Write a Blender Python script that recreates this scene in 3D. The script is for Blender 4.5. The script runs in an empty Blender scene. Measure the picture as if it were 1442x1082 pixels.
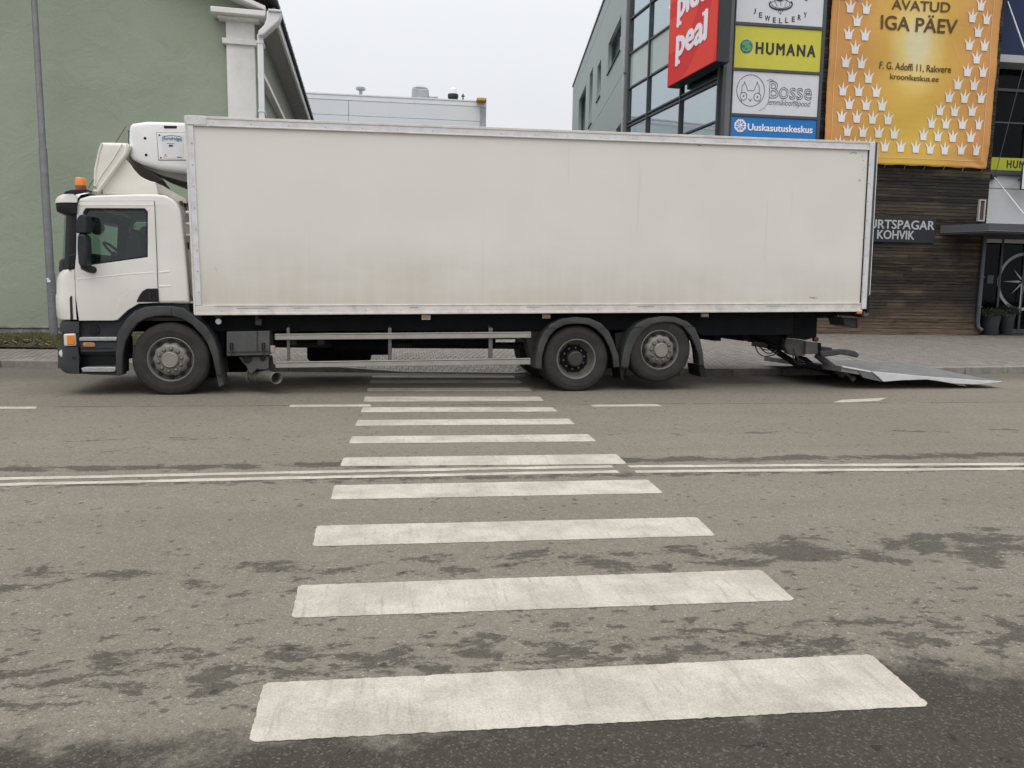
import bpy, bmesh, math, random
import numpy as np
from mathutils import Matrix, Vector
random.seed(7)
rad = math.radians
scene = bpy.context.scene
col = scene.collection

# ------------------------------------------------------------------ camera
FPX, CX, CY, CAMH = 1105.0, 721.0, 541.0, 1.5
def cam_axes(yaw, pitch, roll):
    y, p, r = rad(yaw), rad(pitch), rad(roll)
    fwd = np.array([math.sin(y)*math.cos(p), math.cos(y)*math.cos(p), -math.sin(p)])
    right0 = np.array([math.cos(y), -math.sin(y), 0.0]); up0 = np.cross(right0, fwd)
    return (math.cos(r)*right0+math.sin(r)*up0, -math.sin(r)*right0+math.cos(r)*up0, fwd)
CR, CU, CW = cam_axes(8.05, 6.82, 0.9)
cam_data = bpy.data.cameras.new("camera"); cam = bpy.data.objects.new("camera", cam_data); col.objects.link(cam)
cam.matrix_world = Matrix(((CR[0], CU[0], -CW[0], 0), (CR[1], CU[1], -CW[1], 0), (CR[2], CU[2], -CW[2], CAMH), (0, 0, 0, 1)))
cam_data.sensor_width = 36.0; cam_data.lens = 36.0*FPX/1442.0
cam_data.clip_start = 0.05; cam_data.clip_end = 2000
scene.camera = cam
scene.render.resolution_x = 1024; scene.render.resolution_y = 768

# ------------------------------------------------------------------ sky, sun, exposure (overcast)
w = bpy.data.worlds.new("World"); scene.world = w; w.use_nodes = True
wt = w.node_tree; wt.nodes.clear()
wo = wt.nodes.new('ShaderNodeOutputWorld'); bg = wt.nodes.new('ShaderNodeBackground'); wt.links.new(bg.outputs[0], wo.inputs[0])
sky = wt.nodes.new('ShaderNodeTexSky'); sky.sky_type = 'NISHITA'; sky.sun_disc = False
sky.sun_elevation = rad(58); sky.sun_rotation = rad(200); sky.dust_density = 6; sky.air_density = 1.5
sc = wt.nodes.new('ShaderNodeMix'); sc.data_type = 'RGBA'; sc.blend_type = 'MULTIPLY'; sc.inputs[0].default_value = 1
wt.links.new(sky.outputs[0], sc.inputs[6]); sc.inputs[7].default_value = (0.09, 0.09, 0.09, 1)
tc = wt.nodes.new('ShaderNodeTexCoord'); sx = wt.nodes.new('ShaderNodeSeparateXYZ'); wt.links.new(tc.outputs['Generated'], sx.inputs[0])
def wm(op, a, b):
    n = wt.nodes.new('ShaderNodeMath'); n.operation = op
    for i, v in enumerate((a, b)):
        if isinstance(v, (int, float)): n.inputs[i].default_value = v
        else: wt.links.new(v, n.inputs[i])
    return n.outputs[0]
zz = wm('MAXIMUM', sx.outputs[2], 0.0)
lum = wm('ADD', wm('MULTIPLY', wm('POWER', zz, 2.2), 1.75), 0.83)
wn = wt.nodes.new('ShaderNodeTexNoise'); wn.inputs['Scale'].default_value = 2.2; wn.inputs['Detail'].default_value = 3
wmap = wt.nodes.new('ShaderNodeMapping'); wmap.inputs['Scale'].default_value = (1, 1, 3); wt.links.new(tc.outputs['Generated'], wmap.inputs[0]); wt.links.new(wmap.outputs[0], wn.inputs[0])
lum = wm('MULTIPLY', lum, wm('ADD', wm('MULTIPLY', wn.outputs[0], 0.10), 0.95))
rgb = wt.nodes.new('ShaderNodeMix'); rgb.data_type = 'RGBA'; rgb.blend_type = 'MULTIPLY'; rgb.inputs[0].default_value = 1
cmb = wt.nodes.new('ShaderNodeCombineColor')
for i in range(3): wt.links.new(lum, cmb.inputs[i])
wt.links.new(cmb.outputs[0], rgb.inputs[6]); rgb.inputs[7].default_value = (0.985, 1.0, 1.045, 1)
mx = wt.nodes.new('ShaderNodeMix'); mx.data_type = 'RGBA'; mx.inputs[0].default_value = 0.10
wt.links.new(rgb.outputs[2], mx.inputs[6]); wt.links.new(sc.outputs[2], mx.inputs[7])
wt.links.new(mx.outputs[2], bg.inputs[0]); bg.inputs[1].default_value = 1.0
sun_d = bpy.data.lights.new("sun", 'SUN'); sun_d.energy = 0.6; sun_d.angle = rad(35); sun_d.color = (1.0, 0.96, 0.9)
sun = bpy.data.objects.new("sun", sun_d); col.objects.link(sun); sun.rotation_euler = (rad(32), 0, rad(-20))
vs = scene.view_settings; vs.view_transform = 'Standard'; vs.look = 'None'; vs.exposure = 0.0; vs.gamma = 1.0; vs.use_curve_mapping = False

# ------------------------------------------------------------------ photo measurement helpers (lens geometry -> real places)
def ray(px, py): return CR*(px-CX)/FPX - CU*(py-CY)/FPX + CW
def gnd(px, py, z=0.0):
    d = ray(px, py); t = (z-CAMH)/d[2]; return (d[0]*t, d[1]*t, z)
class Frame:
    """a vertical measuring plane: origin, direction; local x along, local -y towards the street, z up"""
    def __init__(s, x, y, ang):
        s.o = np.array([x, y, 0.0]); s.a = rad(ang)
        s.ux = np.array([math.cos(s.a), math.sin(s.a), 0]); s.uy = np.array([-math.sin(s.a), math.cos(s.a), 0])
    def at(s, px, py, v=0.0):
        d = ray(px, py); c = np.array([0, 0, CAMH]); q = s.o + s.uy*v
        t = ((q-c)@s.uy)/(d@s.uy); p = c+d*t
        return (float((p-s.o)@s.ux), float(p[2]))
    def pts(s, l, v=0.0): return [s.at(a, b, v) for a, b in l]
    def world(s, x, y, z): p = s.o+s.ux*x+s.uy*y; return (p[0], p[1], z)

# ------------------------------------------------------------------ object helpers
def prop(o, label=None, cat=None, group=None, kind=None):
    if label: o['label'] = label
    if cat: o['category'] = cat
    if group: o['group'] = group
    if kind: o['kind'] = kind
    return o
def empty(name, loc=(0, 0, 0), rz=0, label=None, cat=None, group=None, kind=None):
    o = bpy.data.objects.new(name, None); col.objects.link(o); o.location = loc; o.rotation_euler = (0, 0, rz)
    return prop(o, label, cat, group, kind)
PLM = Matrix(((1, 0, 0, 0), (0, 0, -1, 0), (0, 1, 0, 0), (0, 0, 0, 1)))   # plate x,y,z -> local x,z,-y
class B:
    def __init__(s): s.bm = bmesh.new(); s.mi = 0
    def _mark(s, faces):
        for f in faces: f.material_index = s.mi
    def box(s, x0, x1, y0, y1, z0, z1, M=None):
        vs_ = [(x0, y0, z0), (x1, y0, z0), (x1, y1, z0), (x0, y1, z0), (x0, y0, z1), (x1, y0, z1), (x1, y1, z1), (x0, y1, z1)]
        v = [s.bm.verts.new(M @ Vector(p) if M else p) for p in vs_]
        s._mark([s.bm.faces.new([v[i] for i in q]) for q in ((0, 3, 2, 1), (4, 5, 6, 7), (0, 1, 5, 4), (1, 2, 6, 5), (2, 3, 7, 6), (3, 0, 4, 7))]); return s
    def quad(s, pts):
        s._mark([s.bm.faces.new([s.bm.verts.new(p) for p in pts])]); return s
    def prism(s, poly, y0, y1):
        """poly (x,z), extruded along y; counter-clockwise seen from -y"""
        a = sum(poly[i][0]*poly[(i+1) % len(poly)][1]-poly[(i+1) % len(poly)][0]*poly[i][1] for i in range(len(poly)))
        if a < 0: poly = poly[::-1]
        f = [s.bm.verts.new((x, y0, z)) for x, z in poly]; b = [s.bm.verts.new((x, y1, z)) for x, z in poly]
        n = len(poly); fs = [s.bm.faces.new(f), s.bm.faces.new(b[::-1])]
        for i in range(n): fs.append(s.bm.faces.new([f[i], b[i], b[(i+1) % n], f[(i+1) % n]]))
        s._mark(fs); return s
    def tube(s, path, r, n=10, caps=True):
        path = [Vector(p) for p in path]; rs = r if isinstance(r, (list, tuple)) else [r]*len(path)
        rings = []; up = None
        for i, p in enumerate(path):
            d = (path[min(i+1, len(path)-1)]-path[max(i-1, 0)]).normalized()
            if up is None: up = Vector((0, 0, 1)) if abs(d.z) < .9 else Vector((1, 0, 0))
            a = d.cross(up).normalized(); b = a.cross(d).normalized(); up = b
            rings.append([s.bm.verts.new(p+(a*math.cos(2*math.pi*k/n)+b*math.sin(2*math.pi*k/n))*rs[i]) for k in range(n)])
        fs = []
        for A_, B_ in zip(rings, rings[1:]):
            for k in range(n): fs.append(s.bm.faces.new([A_[k], A_[(k+1) % n], B_[(k+1) % n], B_[k]]))
        if caps: fs += [s.bm.faces.new(rings[0][::-1]), s.bm.faces.new(rings[-1])]
        s._mark(fs); return s
    def lathe(s, prof, axis='y', n=48, c=(0, 0, 0), sect=None):
        """prof: (r, h) list revolved round axis through c"""
        rings = []
        for r, h in prof:
            ring = []
            for k in range(n):
                t = 2*math.pi*k/n; rr = sect(r, t) if sect else r
                a, b = rr*math.cos(t), rr*math.sin(t)
                p = {'y': (a, h, b), 'z': (a, b, h), 'x': (h, a, b)}[axis]
                ring.append(s.bm.verts.new((c[0]+p[0], c[1]+p[1], c[2]+p[2])))
            rings.append(ring)
        fs = []
        for A_, B_ in zip(rings, rings[1:]):
            for k in range(n): fs.append(s.bm.faces.new([A_[k], A_[(k+1) % n], B_[(k+1) % n], B_[k]]))
        if prof[0][0] > 1e-4 and False: pass
        s._mark(fs); return s
    def disc(s, r, h, axis='y', n=32, c=(0, 0, 0)):
        ring = []
        for k in range(n):
            t = 2*math.pi*k/n; a, b = r*math.cos(t), r*math.sin(t)
            p = {'y': (a, h, b), 'z': (a, b, h), 'x': (h, a, b)}[axis]; ring.append(s.bm.verts.new((c[0]+p[0], c[1]+p[1], c[2]+p[2])))
        s._mark([s.bm.faces.new(ring)]); return s
    def mesh(s, me, M):
        n0 = len(s.bm.faces); t = me.copy(); t.transform(M); s.bm.from_mesh(t); bpy.data.meshes.remove(t)
        s.bm.faces.ensure_lookup_table()
        for f in s.bm.faces[n0:]: f.material_index = s.mi
        return s
    def plate(s, outer, y0, y1, holes=(), bevel=0.0, res=2):
        """flat plate (x,z outline with holes) between depths y0 and y1, rounded edges"""
        cu = bpy.data.curves.new('tmp', 'CURVE'); cu.dimensions = '2D'; cu.fill_mode = 'BOTH'
        for loop in [outer]+list(holes):
            sp = cu.splines.new('POLY'); sp.points.add(len(loop)-1); sp.use_cyclic_u = True
            for p, q in zip(sp.points, loop): p.co = (q[0], q[1], 0, 1)
        cu.extrude = max((y1-y0)/2-bevel, 0.0001); cu.bevel_depth = bevel; cu.offset = -bevel; cu.bevel_resolution = res
        ob = bpy.data.objects.new('tmp', cu); me = bpy.data.meshes.new_from_object(ob)
        bpy.data.objects.remove(ob); bpy.data.curves.remove(cu)
        s.mesh(me, Matrix.Translation((0, (y0+y1)/2, 0)) @ PLM); bpy.data.meshes.remove(me); return s
    def nose(s, levels, rv, v0=0.05, v1=2.5, n=7, cap=True, ang0=0.0):
        """front-of-cab shape: per level (z, u_side, u_front); corners elliptical in plan"""
        rings = []
        for z, us, uf in levels:
            pl = []
            for k in range(n+1):
                t = ang0+(math.pi/2-ang0)*k/n; pl.append((us-(us-uf)*math.sin(t), v0+rv*(1-math.cos(t))))
            pl += [(u, v1+v0-v) for u, v in pl[::-1]]
            rings.append([s.bm.verts.new((u, v, z)) for u, v in pl])
        fs = []
        for A_, B_ in zip(rings, rings[1:]):
            for k in range(len(A_)-1): fs.append(s.bm.faces.new([A_[k], B_[k], B_[k+1], A_[k+1]]))
        if cap: fs += [s.bm.faces.new(rings[0]), s.bm.faces.new(rings[-1][::-1])]
        s._mark(fs); return s
    def build(s, name, mats, parent=None, bevel=0.0, seg=2, smooth=32, loc=None, merge=True, split=False, **kw):
        if merge: bmesh.ops.remove_doubles(s.bm, verts=s.bm.verts, dist=1e-5)
        if s.fixn: bmesh.ops.recalc_face_normals(s.bm, faces=s.bm.faces)
        me = bpy.data.meshes.new(name); s.bm.to_mesh(me); s.bm.free()
        for m in (mats if isinstance(mats, (list, tuple)) else [mats]): me.materials.append(m)
        if smooth:
            me.polygons.foreach_set('use_smooth', [True]*len(me.polygons)); me.set_sharp_from_angle(angle=rad(smooth))
        o = bpy.data.objects.new(name, me); col.objects.link(o)
        if parent: o.parent = parent
        if loc: o.location = loc
        if bevel:
            b = o.modifiers.new('bevel', 'BEVEL'); b.width = bevel; b.segments = seg; b.limit_method = 'ANGLE'; b.angle_limit = rad(40)
        prop(o, **kw)
        if split: split_loose(o)
        return o
    fixn = True
def split_loose(o):
    me = o.data; bm = bmesh.new(); bm.from_mesh(me); seen = set(); comps = []
    for v in bm.verts:
        if v in seen: continue
        st, comp = [v], []
        seen.add(v)
        while st:
            q = st.pop(); comp.append(q.index)
            for e in q.link_edges:
                w2 = e.other_vert(q)
                if w2 not in seen: seen.add(w2); st.append(w2)
        comps.append(set(comp))
    bm.free()
    for comp in comps[1:]:
        c = o.copy(); c.data = me.copy(); col.objects.link(c); bm = bmesh.new(); bm.from_mesh(c.data); bmesh.ops.delete(bm, geom=[v for v in bm.verts if v.index not in comp], context='VERTS'); bm.to_mesh(c.data); bm.free()
    bm = bmesh.new(); bm.from_mesh(me); bmesh.ops.delete(bm, geom=[v for v in bm.verts if v.index not in comps[0]], context='VERTS'); bm.to_mesh(me); bm.free()
def text_mesh(txt, bold=0.0, outline=0.0, extrude=0.01, spacing=1.0, shear=0.0):
    cu = bpy.data.curves.new('tmp', 'FONT'); cu.body = txt; cu.size = 1.0; cu.offset = bold; cu.extrude = extrude
    cu.space_character = spacing; cu.shear = shear; cu.align_x = 'CENTER'; cu.resolution_u = 4
    if outline: cu.fill_mode = 'NONE'; cu.bevel_depth = outline; cu.extrude = 0; cu.bevel_resolution = 0
    ob = bpy.data.objects.new('tmp', cu); me = bpy.data.meshes.new_from_object(ob)
    bpy.data.objects.remove(ob); bpy.data.curves.remove(cu); return me
def put_text(b, txt, s0, z0, s1, z1, y, slope=0.0, **kw):
    """fit the text in the box s0..s1, z0..z1 of the measuring plane at depth y"""
    bold = kw.pop('bold', 0.0)
    me = text_mesh(txt, **kw); n = len(me.vertices); co = np.zeros(n*3); me.vertices.foreach_get('co', co); co = co.reshape(-1, 3)
    mn, mxx = co.min(0), co.max(0)
    k = (s1-s0)/(mxx[0]-mn[0]); kz = (z1-z0)/(mxx[1]-mn[1])
    M = Matrix.Translation((s0, y, z0)) @ PLM @ Matrix.Diagonal((k, kz, 0.4*min(k, kz), 1)) @ Matrix.Translation((-mn[0], -mn[1], 0))
    for q_, (dx_, dz_) in enumerate([(0, 0)]+([(-bold, 0), (bold, 0), (0, bold*.7), (0, -bold*.7)] if bold else [])):
        b.mesh(me, Matrix.Translation((dx_*kz, -.0007*q_, dz_*kz)) @ M)
    bpy.data.meshes.remove(me); return b

# ------------------------------------------------------------------ materials
class NT:
    def __init__(s, name):
        s.m = bpy.data.materials.new(name); s.m.use_nodes = True; s.t = s.m.node_tree; s.p = s.t.nodes['Principled BSDF']
        s.co = s.t.nodes.new('ShaderNodeTexCoord').outputs['Object']
    def n(s, t): return s.t.nodes.new(t)
    def set(s, inp, v):
        if hasattr(v, 'is_output') : s.t.links.new(v, inp)
        elif isinstance(v, (tuple, list)) and len(v) == 3 and inp.type == 'RGBA': inp.default_value = (*v, 1)
        else: inp.default_value = v
    def math(s, op, a, b=0.0, clamp=False):
        n = s.n('ShaderNodeMath'); n.operation = op; n.use_clamp = clamp; s.set(n.inputs[0], a); s.set(n.inputs[1], b); return n.outputs[0]
    def map(s, scale=(1, 1, 1), vec=None, rot=(0, 0, 0), loc=(0, 0, 0)):
        n = s.n('ShaderNodeMapping'); s.set(n.inputs[0], vec or s.co); n.inputs['Scale'].default_value = scale; n.inputs['Rotation'].default_value = rot; n.inputs['Location'].default_value = loc; return n.outputs[0]
    def noise(s, scale, detail=4, rough=.55, vec=None, dist=0.0):
        n = s.n('ShaderNodeTexNoise'); s.set(n.inputs['Vector'], vec or s.co); n.inputs['Scale'].default_value = scale; n.inputs['Detail'].default_value = detail
        n.inputs['Roughness'].default_value = rough; n.inputs['Distortion'].default_value = dist; return n.outputs[0]
    def ramp(s, fac, lo, hi, a=0.0, b=1.0):
        n = s.n('ShaderNodeMapRange'); n.interpolation_type = 'SMOOTHSTEP'; s.set(n.inputs[0], fac); n.inputs[1].default_value = lo; n.inputs[2].default_value = hi
        n.inputs[3].default_value = a; n.inputs[4].default_value = b; return n.outputs[0]
    def mix(s, f, a, b, mode='MIX'):
        n = s.n('ShaderNodeMix'); n.data_type = 'RGBA'; n.blend_type = mode; s.set(n.inputs[0], f); s.set(n.inputs[6], a); s.set(n.inputs[7], b); return n.outputs[2]
    def xyz(s, vec=None):
        n = s.n('ShaderNodeSeparateXYZ'); s.set(n.inputs[0], vec or s.co); return n.outputs
    def bump(s, h, strength=.3, dist=.01):
        n = s.n('ShaderNodeBump'); s.set(n.inputs['Height'], h); n.inputs['Strength'].default_value = strength; n.inputs['Distance'].default_value = dist
        s.t.links.new(n.outputs[0], s.p.inputs['Normal'])
    def done(s, color, rough=.6, metal=0.0, spec=None):
        s.set(s.p.inputs['Base Color'], color); s.set(s.p.inputs['Roughness'], rough); s.set(s.p.inputs['Metallic'], metal)
        if spec is not None: s.p.inputs['Specular IOR Level'].default_value = spec
        return s.m
def pm(name, c, rough=.6, metal=0.0, var=.15, scale=4, dirt=None, dirt_amt=.5, dscale=2.5, bump=0.0, bscale=60, spec=None, coat=0):
    s = NT(name); f = s.noise(scale, 5, .6)
    k = s.ramp(f, .3, .7, 1-var, 1+var*.6)
    cc = s.n('ShaderNodeCombineColor'); [s.set(cc.inputs[i], k) for i in range(3)]
    colr = s.mix(1.0, c, cc.outputs[0], 'MULTIPLY')
    if dirt: colr = s.mix(s.ramp(s.noise(dscale, 6, .65, dist=.4), .62-.35*dirt_amt, .85, 0, dirt_amt), colr, dirt)
    r = s.math('ADD', rough-.05, s.math('MULTIPLY', f, .1))
    if bump: s.bump(s.noise(bscale, 4), bump, .01)
    if coat: s.p.inputs['Coat Weight'].default_value = coat; s.p.inputs['Coat Roughness'].default_value = .08
    return s.done(colr, r, metal, spec)
DUST = (.26, .235, .20)
M = {}
M['cab_white'] = pm('cab_white', (.72, .70, .655), .32, var=.04, scale=2, dirt=(.55, .50, .43), dirt_amt=.35, coat=.4)
M['cream'] = pm('cream_plastic', (.73, .70, .63), .4, var=.05, scale=2, dirt=(.5, .45, .36), dirt_amt=.35)
M['unit_white'] = pm('unit_white', (.78, .78, .77), .35, var=.03, dirt=(.6, .58, .54), dirt_amt=.25)
M['alu'] = pm('aluminium_rail', (.66, .66, .665), .5, .1, var=.10, scale=6, dirt=(.36, .33, .29), dirt_amt=.45, dscale=5)
M['rail_white'] = pm('rail_white', (.66, .635, .585), .5, 0, var=.12, scale=5, dirt=(.34, .30, .25), dirt_amt=.6, dscale=3.5)
M['guard'] = pm('guard_rail_metal', (.33, .32, .285), .5, .25, var=.1, scale=5, dirt=(.25, .22, .18), dirt_amt=.5)
M['guard_dull'] = pm('guard_bracket_metal', (.12, .118, .11), .6, .2)
M['dark_plastic'] = pm('dark_plastic', (.022, .025, .029), .5, var=.2, dirt=(.06, .057, .052), dirt_amt=.4, spec=.3)
M['black_plastic'] = pm('black_plastic', (.009, .010, .012), .45, var=.2, spec=.3)
M['gap'] = pm('seam_black', (.01, .01, .01), .8)
M['fender'] = pm('fender_plastic', (.044, .046, .046), .6, var=.12, spec=.3, dirt=(.115, .107, .095), dirt_amt=.55, dscale=4)
M['bumper'] = pm('bumper_plastic', (.032, .037, .042), .5, var=.12, dirt=(.075, .072, .066), dirt_amt=.4, spec=.35)
M['chassis'] = pm('chassis_paint', (.007, .008, .010), .7, var=.3, dirt=(.018, .017, .016), dirt_amt=.4, spec=.12)
M['chassis_grey'] = pm('chassis_dusty', (.04, .039, .037), .7, spec=.2, var=.2, dirt=(.085, .078, .068), dirt_amt=.5, dscale=5)
M['toolbox'] = pm('toolbox_paint', (.075, .077, .076), .6, spec=.3, var=.1, dirt=(.17, .155, .13), dirt_amt=.6)
M['exhaust'] = pm('exhaust_steel', (.15, .14, .125), .6, .3, var=.15, scale=10, dirt=(.18, .16, .13), dirt_amt=.5, dscale=8)
M['soot'] = pm('soot', (.03, .025, .024), .9)
M['tyre'] = pm('tyre_rubber', (.034, .033, .031), .8, var=.14, scale=7, spec=.25, dirt=(.065, .060, .052), dirt_amt=.55, dscale=5, bump=.15)
M['rim'] = pm('rim_grey', (.185, .174, .155), .5, .2, var=.12, scale=14, dirt=(.15, .135, .115), dirt_amt=.5, dscale=14)
M['rim_dusty'] = pm('rim_dusty', (.15, .142, .122), .65, .1, var=.15, scale=14, dirt=(.10, .09, .075), dirt_amt=.5, dscale=12)
M['hub'] = pm('hub_cap', (.25, .235, .205), .5, .15, var=.06, scale=10)
M['hub_dark'] = pm('hub_dark', (.035, .034, .031), .55, var=.2)
M['nut'] = pm('nut_steel', (.24, .22, .19), .45, .5, var=.2, scale=20)
M['step'] = pm('step_alu', (.38, .38, .38), .5, .4, var=.15, scale=30, bump=.3, bscale=120)
M['lens_grey'] = pm('lamp_glass', (.62, .60, .54), .2, var=.05, coat=.6)
M['seat'] = pm('seat_fabric', (.03, .032, .036), .8)
M['dash'] = pm('dashboard', (.03, .033, .035), .6)
M['inner_grey'] = pm('cab_lining', (.11, .12, .12), .8)
M['sticker'] = pm('white_sticker', (.7, .71, .73), .4, var=.03)
M['ink'] = pm('black_ink', (.02, .02, .022), .5)
M['ink_blue'] = pm('blue_ink', (.03, .10, .22), .5)
M['warn'] = pm('warning_yellow', (.75, .50, .03), .5)
M['hose'] = pm('hose_rubber', (.02, .02, .02), .5)
M['plate_alu'] = pm('platform_alu', (.26, .265, .27), .45, .4, var=.25, scale=5, dirt=(.14, .135, .125), dirt_amt=.65, dscale=4, bump=.2, bscale=90)
M['plate_white'] = pm('platform_edge', (.62, .63, .63), .4, .1, var=.08, scale=6)
M['lift_grey'] = pm('lift_steel', (.05, .05, .048), .6, .1, var=.25, scale=8, dirt=(.17, .155, .13), dirt_amt=.5, dscale=7)
M['rust_red'] = pm('red_reflector', (.13, .025, .025), .35, var=.2)
def lens(name, c, rough=.25):
    s = NT(name); f = s.n('ShaderNodeTexWave'); f.inputs['Scale'].default_value = 60
    colr = s.mix(s.math('MULTIPLY', f.outputs[1], .35), c, tuple(x*.45 for x in c)); s.p.inputs['Coat Weight'].default_value = .5
    return s.done(colr, rough)
M['amber'] = lens('amber_lens', (.85, .24, .02)); M['amber_dull'] = lens('dusty_amber_lens', (.42, .20, .10), .5)
M['beige_lens'] = lens('dusty_reflector', (.40, .30, .22), .5); M['beacon_low'] = lens('beacon_red', (.30, .05, .015))
def glass(name, tint=(.55, .66, .62), refl=.04, rough=.03, rcol=(.9, .93, .95)):
    """thin sheet: see-through with a tint, plus mirror reflection that grows towards grazing angles (same from both faces)"""
    s = NT(name); t = s.t; tr = s.n('ShaderNodeBsdfTransparent'); tr.inputs[0].default_value = (*tint, 1)
    gl = s.n('ShaderNodeBsdfGlossy'); gl.inputs[0].default_value = (*rcol, 1); gl.inputs['Roughness'].default_value = rough
    lw_ = s.n('ShaderNodeLayerWeight'); lw_.inputs[0].default_value = .5
    f = s.math('ADD', s.math('MULTIPLY', s.math('POWER', lw_.outputs['Facing'], 5.0), 1-refl), refl, True)
    mxs = s.n('ShaderNodeMixShader'); t.links.new(f, mxs.inputs[0]); t.links.new(tr.outputs[0], mxs.inputs[1]); t.links.new(gl.outputs[0], mxs.inputs[2])
    t.links.new(mxs.outputs[0], t.nodes['Material Output'].inputs[0]); return s.m
M['cab_glass'] = glass('cab_glass', (.70, .80, .76), .04)
M['pane'] = glass('facade_glass', (.60, .66, .66), .52, rcol=(.80, .88, .92))
M['pane_dark'] = glass('shop_glass', (.30, .33, .35), .02, rcol=(.45, .48, .5))
M['pane_green'] = pm('spandrel_glass', (.42, .50, .47), .12, var=.05, scale=.6)
M['mullion'] = pm('mullion_grey', (.055, .062, .068), .45, var=.08)
M['frame_grey'] = pm('frame_grey', (.13, .14, .145), .5, var=.05)
M['dark_box'] = pm('sign_box_black', (.018, .022, .025), .4)

def asphalt():
    s = NT('asphalt'); X, Y, Z = s.xyz()
    base = s.mix(s.ramp(s.noise(.45, 5, .6), .3, .7), (.196, .175, .139), (.226, .202, .162))
    ln = s.noise(1.0, 4, .6, s.map((.04, 1.5, 1))); base = s.mix(s.ramp(ln, .38, .68, 0, .6), base, (.184, .163, .128))
    mot = s.noise(7, 6, .72, s.map((.8, 1.1, 1))); base = s.mix(s.ramp(mot, .35, .7, .0, .32), base, (.158, .141, .112))
    # aggregate: coarse chips plus fine grit
    v = s.n('ShaderNodeTexVoronoi'); s.set(v.inputs['Vector'], s.co); v.inputs['Scale'].default_value = 125
    vc = s.xyz(v.outputs['Color'])[0]
    v2 = s.n('ShaderNodeTexVoronoi'); s.set(v2.inputs['Vector'], s.co); v2.inputs['Scale'].default_value = 34; vd = s.xyz(v2.outputs['Color'])[1]
    grit = s.ramp(s.noise(190, 3, .8), .25, .75, .76, 1.24)
    kk = s.math('MULTIPLY', s.math('MULTIPLY', s.math('ADD', .82, s.math('MULTIPLY', vc, .36)), grit), s.math('ADD', .93, s.math('MULTIPLY', vd, .14)))
    cc = s.n('ShaderNodeCombineColor'); [s.set(cc.inputs[i], kk) for i in range(3)]
    base = s.mix(1.0, base, cc.outputs[0], 'MULTIPLY')
    base = s.mix(s.math('MULTIPLY', s.math('GREATER_THAN', vc, .984), .45), base, (.45, .43, .39))
    base = s.mix(s.math('MULTIPLY', s.math('LESS_THAN', vd, .012), .6), base, (.06, .055, .048))
    hf = s.math('MULTIPLY', s.math('SUBTRACT', s.noise(28, 5, .8), .5), .30)
    n1 = s.math('ADD', s.noise(3.0, 9, .68, s.map((.80, 1.35, 1), rot=(0, 0, rad(-6))), dist=.25), hf)
    n2 = s.math('ADD', s.noise(7.5, 8, .70, s.map((.70, 1.25, 1), rot=(0, 0, rad(8))), dist=.2), hf)
    def band(c, wd):
        d = s.math('ABSOLUTE', s.math('SUBTRACT', Y, c)); return s.ramp(d, 0, wd, 1, 0)
    wobble = s.math('ADD', s.math('MULTIPLY', s.math('SUBTRACT', s.noise(1.7, 7, .68), .5), 1.5), s.math('MULTIPLY', hf, .8))
    near = s.ramp(s.math('SUBTRACT', s.math('ADD', Y, s.math('MULTIPLY', X, -.035)), wobble), 2.46, 2.80, 1, 0)
    def patch(c, wd, thr, nn): return s.math('MULTIPLY', s.ramp(s.math('ADD', nn, s.math('MULTIPLY', band(c, wd), .20)), thr, thr+.07), s.ramp(band(c, wd), 0, .3))
    right = s.ramp(X, .2, 2.6, -.03, .03)
    m1 = s.math('ADD', n1, right)
    ps = [patch(4.15, .62, .665, m1), patch(3.05, .60, .668, n2), patch(6.70, .22, .60, n1), patch(6.17, .28, .66, n2), patch(7.95, .35, .735, n1), patch(3.5, .8, .755, n2), patch(5.0, 1.3, .87, n2)]
    wet = ps[0]
    for q in ps[1:]: wet = s.math('MAXIMUM', wet, q)
    spots = s.ramp(s.noise(3.3, 2, .5, s.map((1, 1.7, 1))), .745, .76, 0, .8); wet = s.math('MAXIMUM', wet, spots)
    wet = s.math('MAXIMUM', wet, s.ramp(s.noise(14, 3, .6, s.map((.7, 1, 1))), .755, .78, 0, .7))
    base = s.mix(s.math('MULTIPLY', wet, .82), base, s.mix(1.0, base, (.33, .332, .330), 'MULTIPLY'))
    base = s.mix(s.math('MULTIPLY', near, .95), base, s.mix(1.0, base, (.215, .210, .200), 'MULTIPLY'))
    base = s.mix(s.math('MULTIPLY', near, s.ramp(vc, .80, .98, 0, .55)), base, (.135, .128, .115))
    # longitudinal construction joint, hairline cracks
    sw = s.math('ADD', Y, s.math('MULTIPLY', s.math('SUBTRACT', s.noise(1.2, 6, .7, s.map((1, 0, 0))), .5), .16))
    seam = s.math('MULTIPLY', s.ramp(s.math('ABSOLUTE', s.math('SUBTRACT', sw, 10.16)), .008, .030, 1, 0), s.ramp(s.noise(3, 3), .34, .5))
    base = s.mix(s.math('MULTIPLY', seam, .8), base, (.04, .037, .033))
    vk = s.n('ShaderNodeTexVoronoi'); vk.feature = 'DISTANCE_TO_EDGE'; s.set(vk.inputs['Vector'], s.map((.22, .8, 1))); vk.inputs['Scale'].default_value = 1.1
    nz = s.n('ShaderNodeTexNoise'); nz.inputs['Scale'].default_value = 2.5; nz.inputs['Detail'].default_value = 6; s.set(nz.inputs['Vector'], s.co)
    wv = s.n('ShaderNodeVectorMath'); wv.operation = 'ADD'; s.set(wv.inputs[0], s.map((.22, .8, 1))); s.set(wv.inputs[1], nz.outputs['Color']); s.set(vk.inputs['Vector'], wv.outputs[0])
    crack = s.math('MULTIPLY', s.ramp(vk.outputs['Distance'], .0, .005, 1, 0), s.math('MULTIPLY', s.ramp(s.noise(.9, 3), .52, .60), s.ramp(Y, 6.6, 7.4)))
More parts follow.
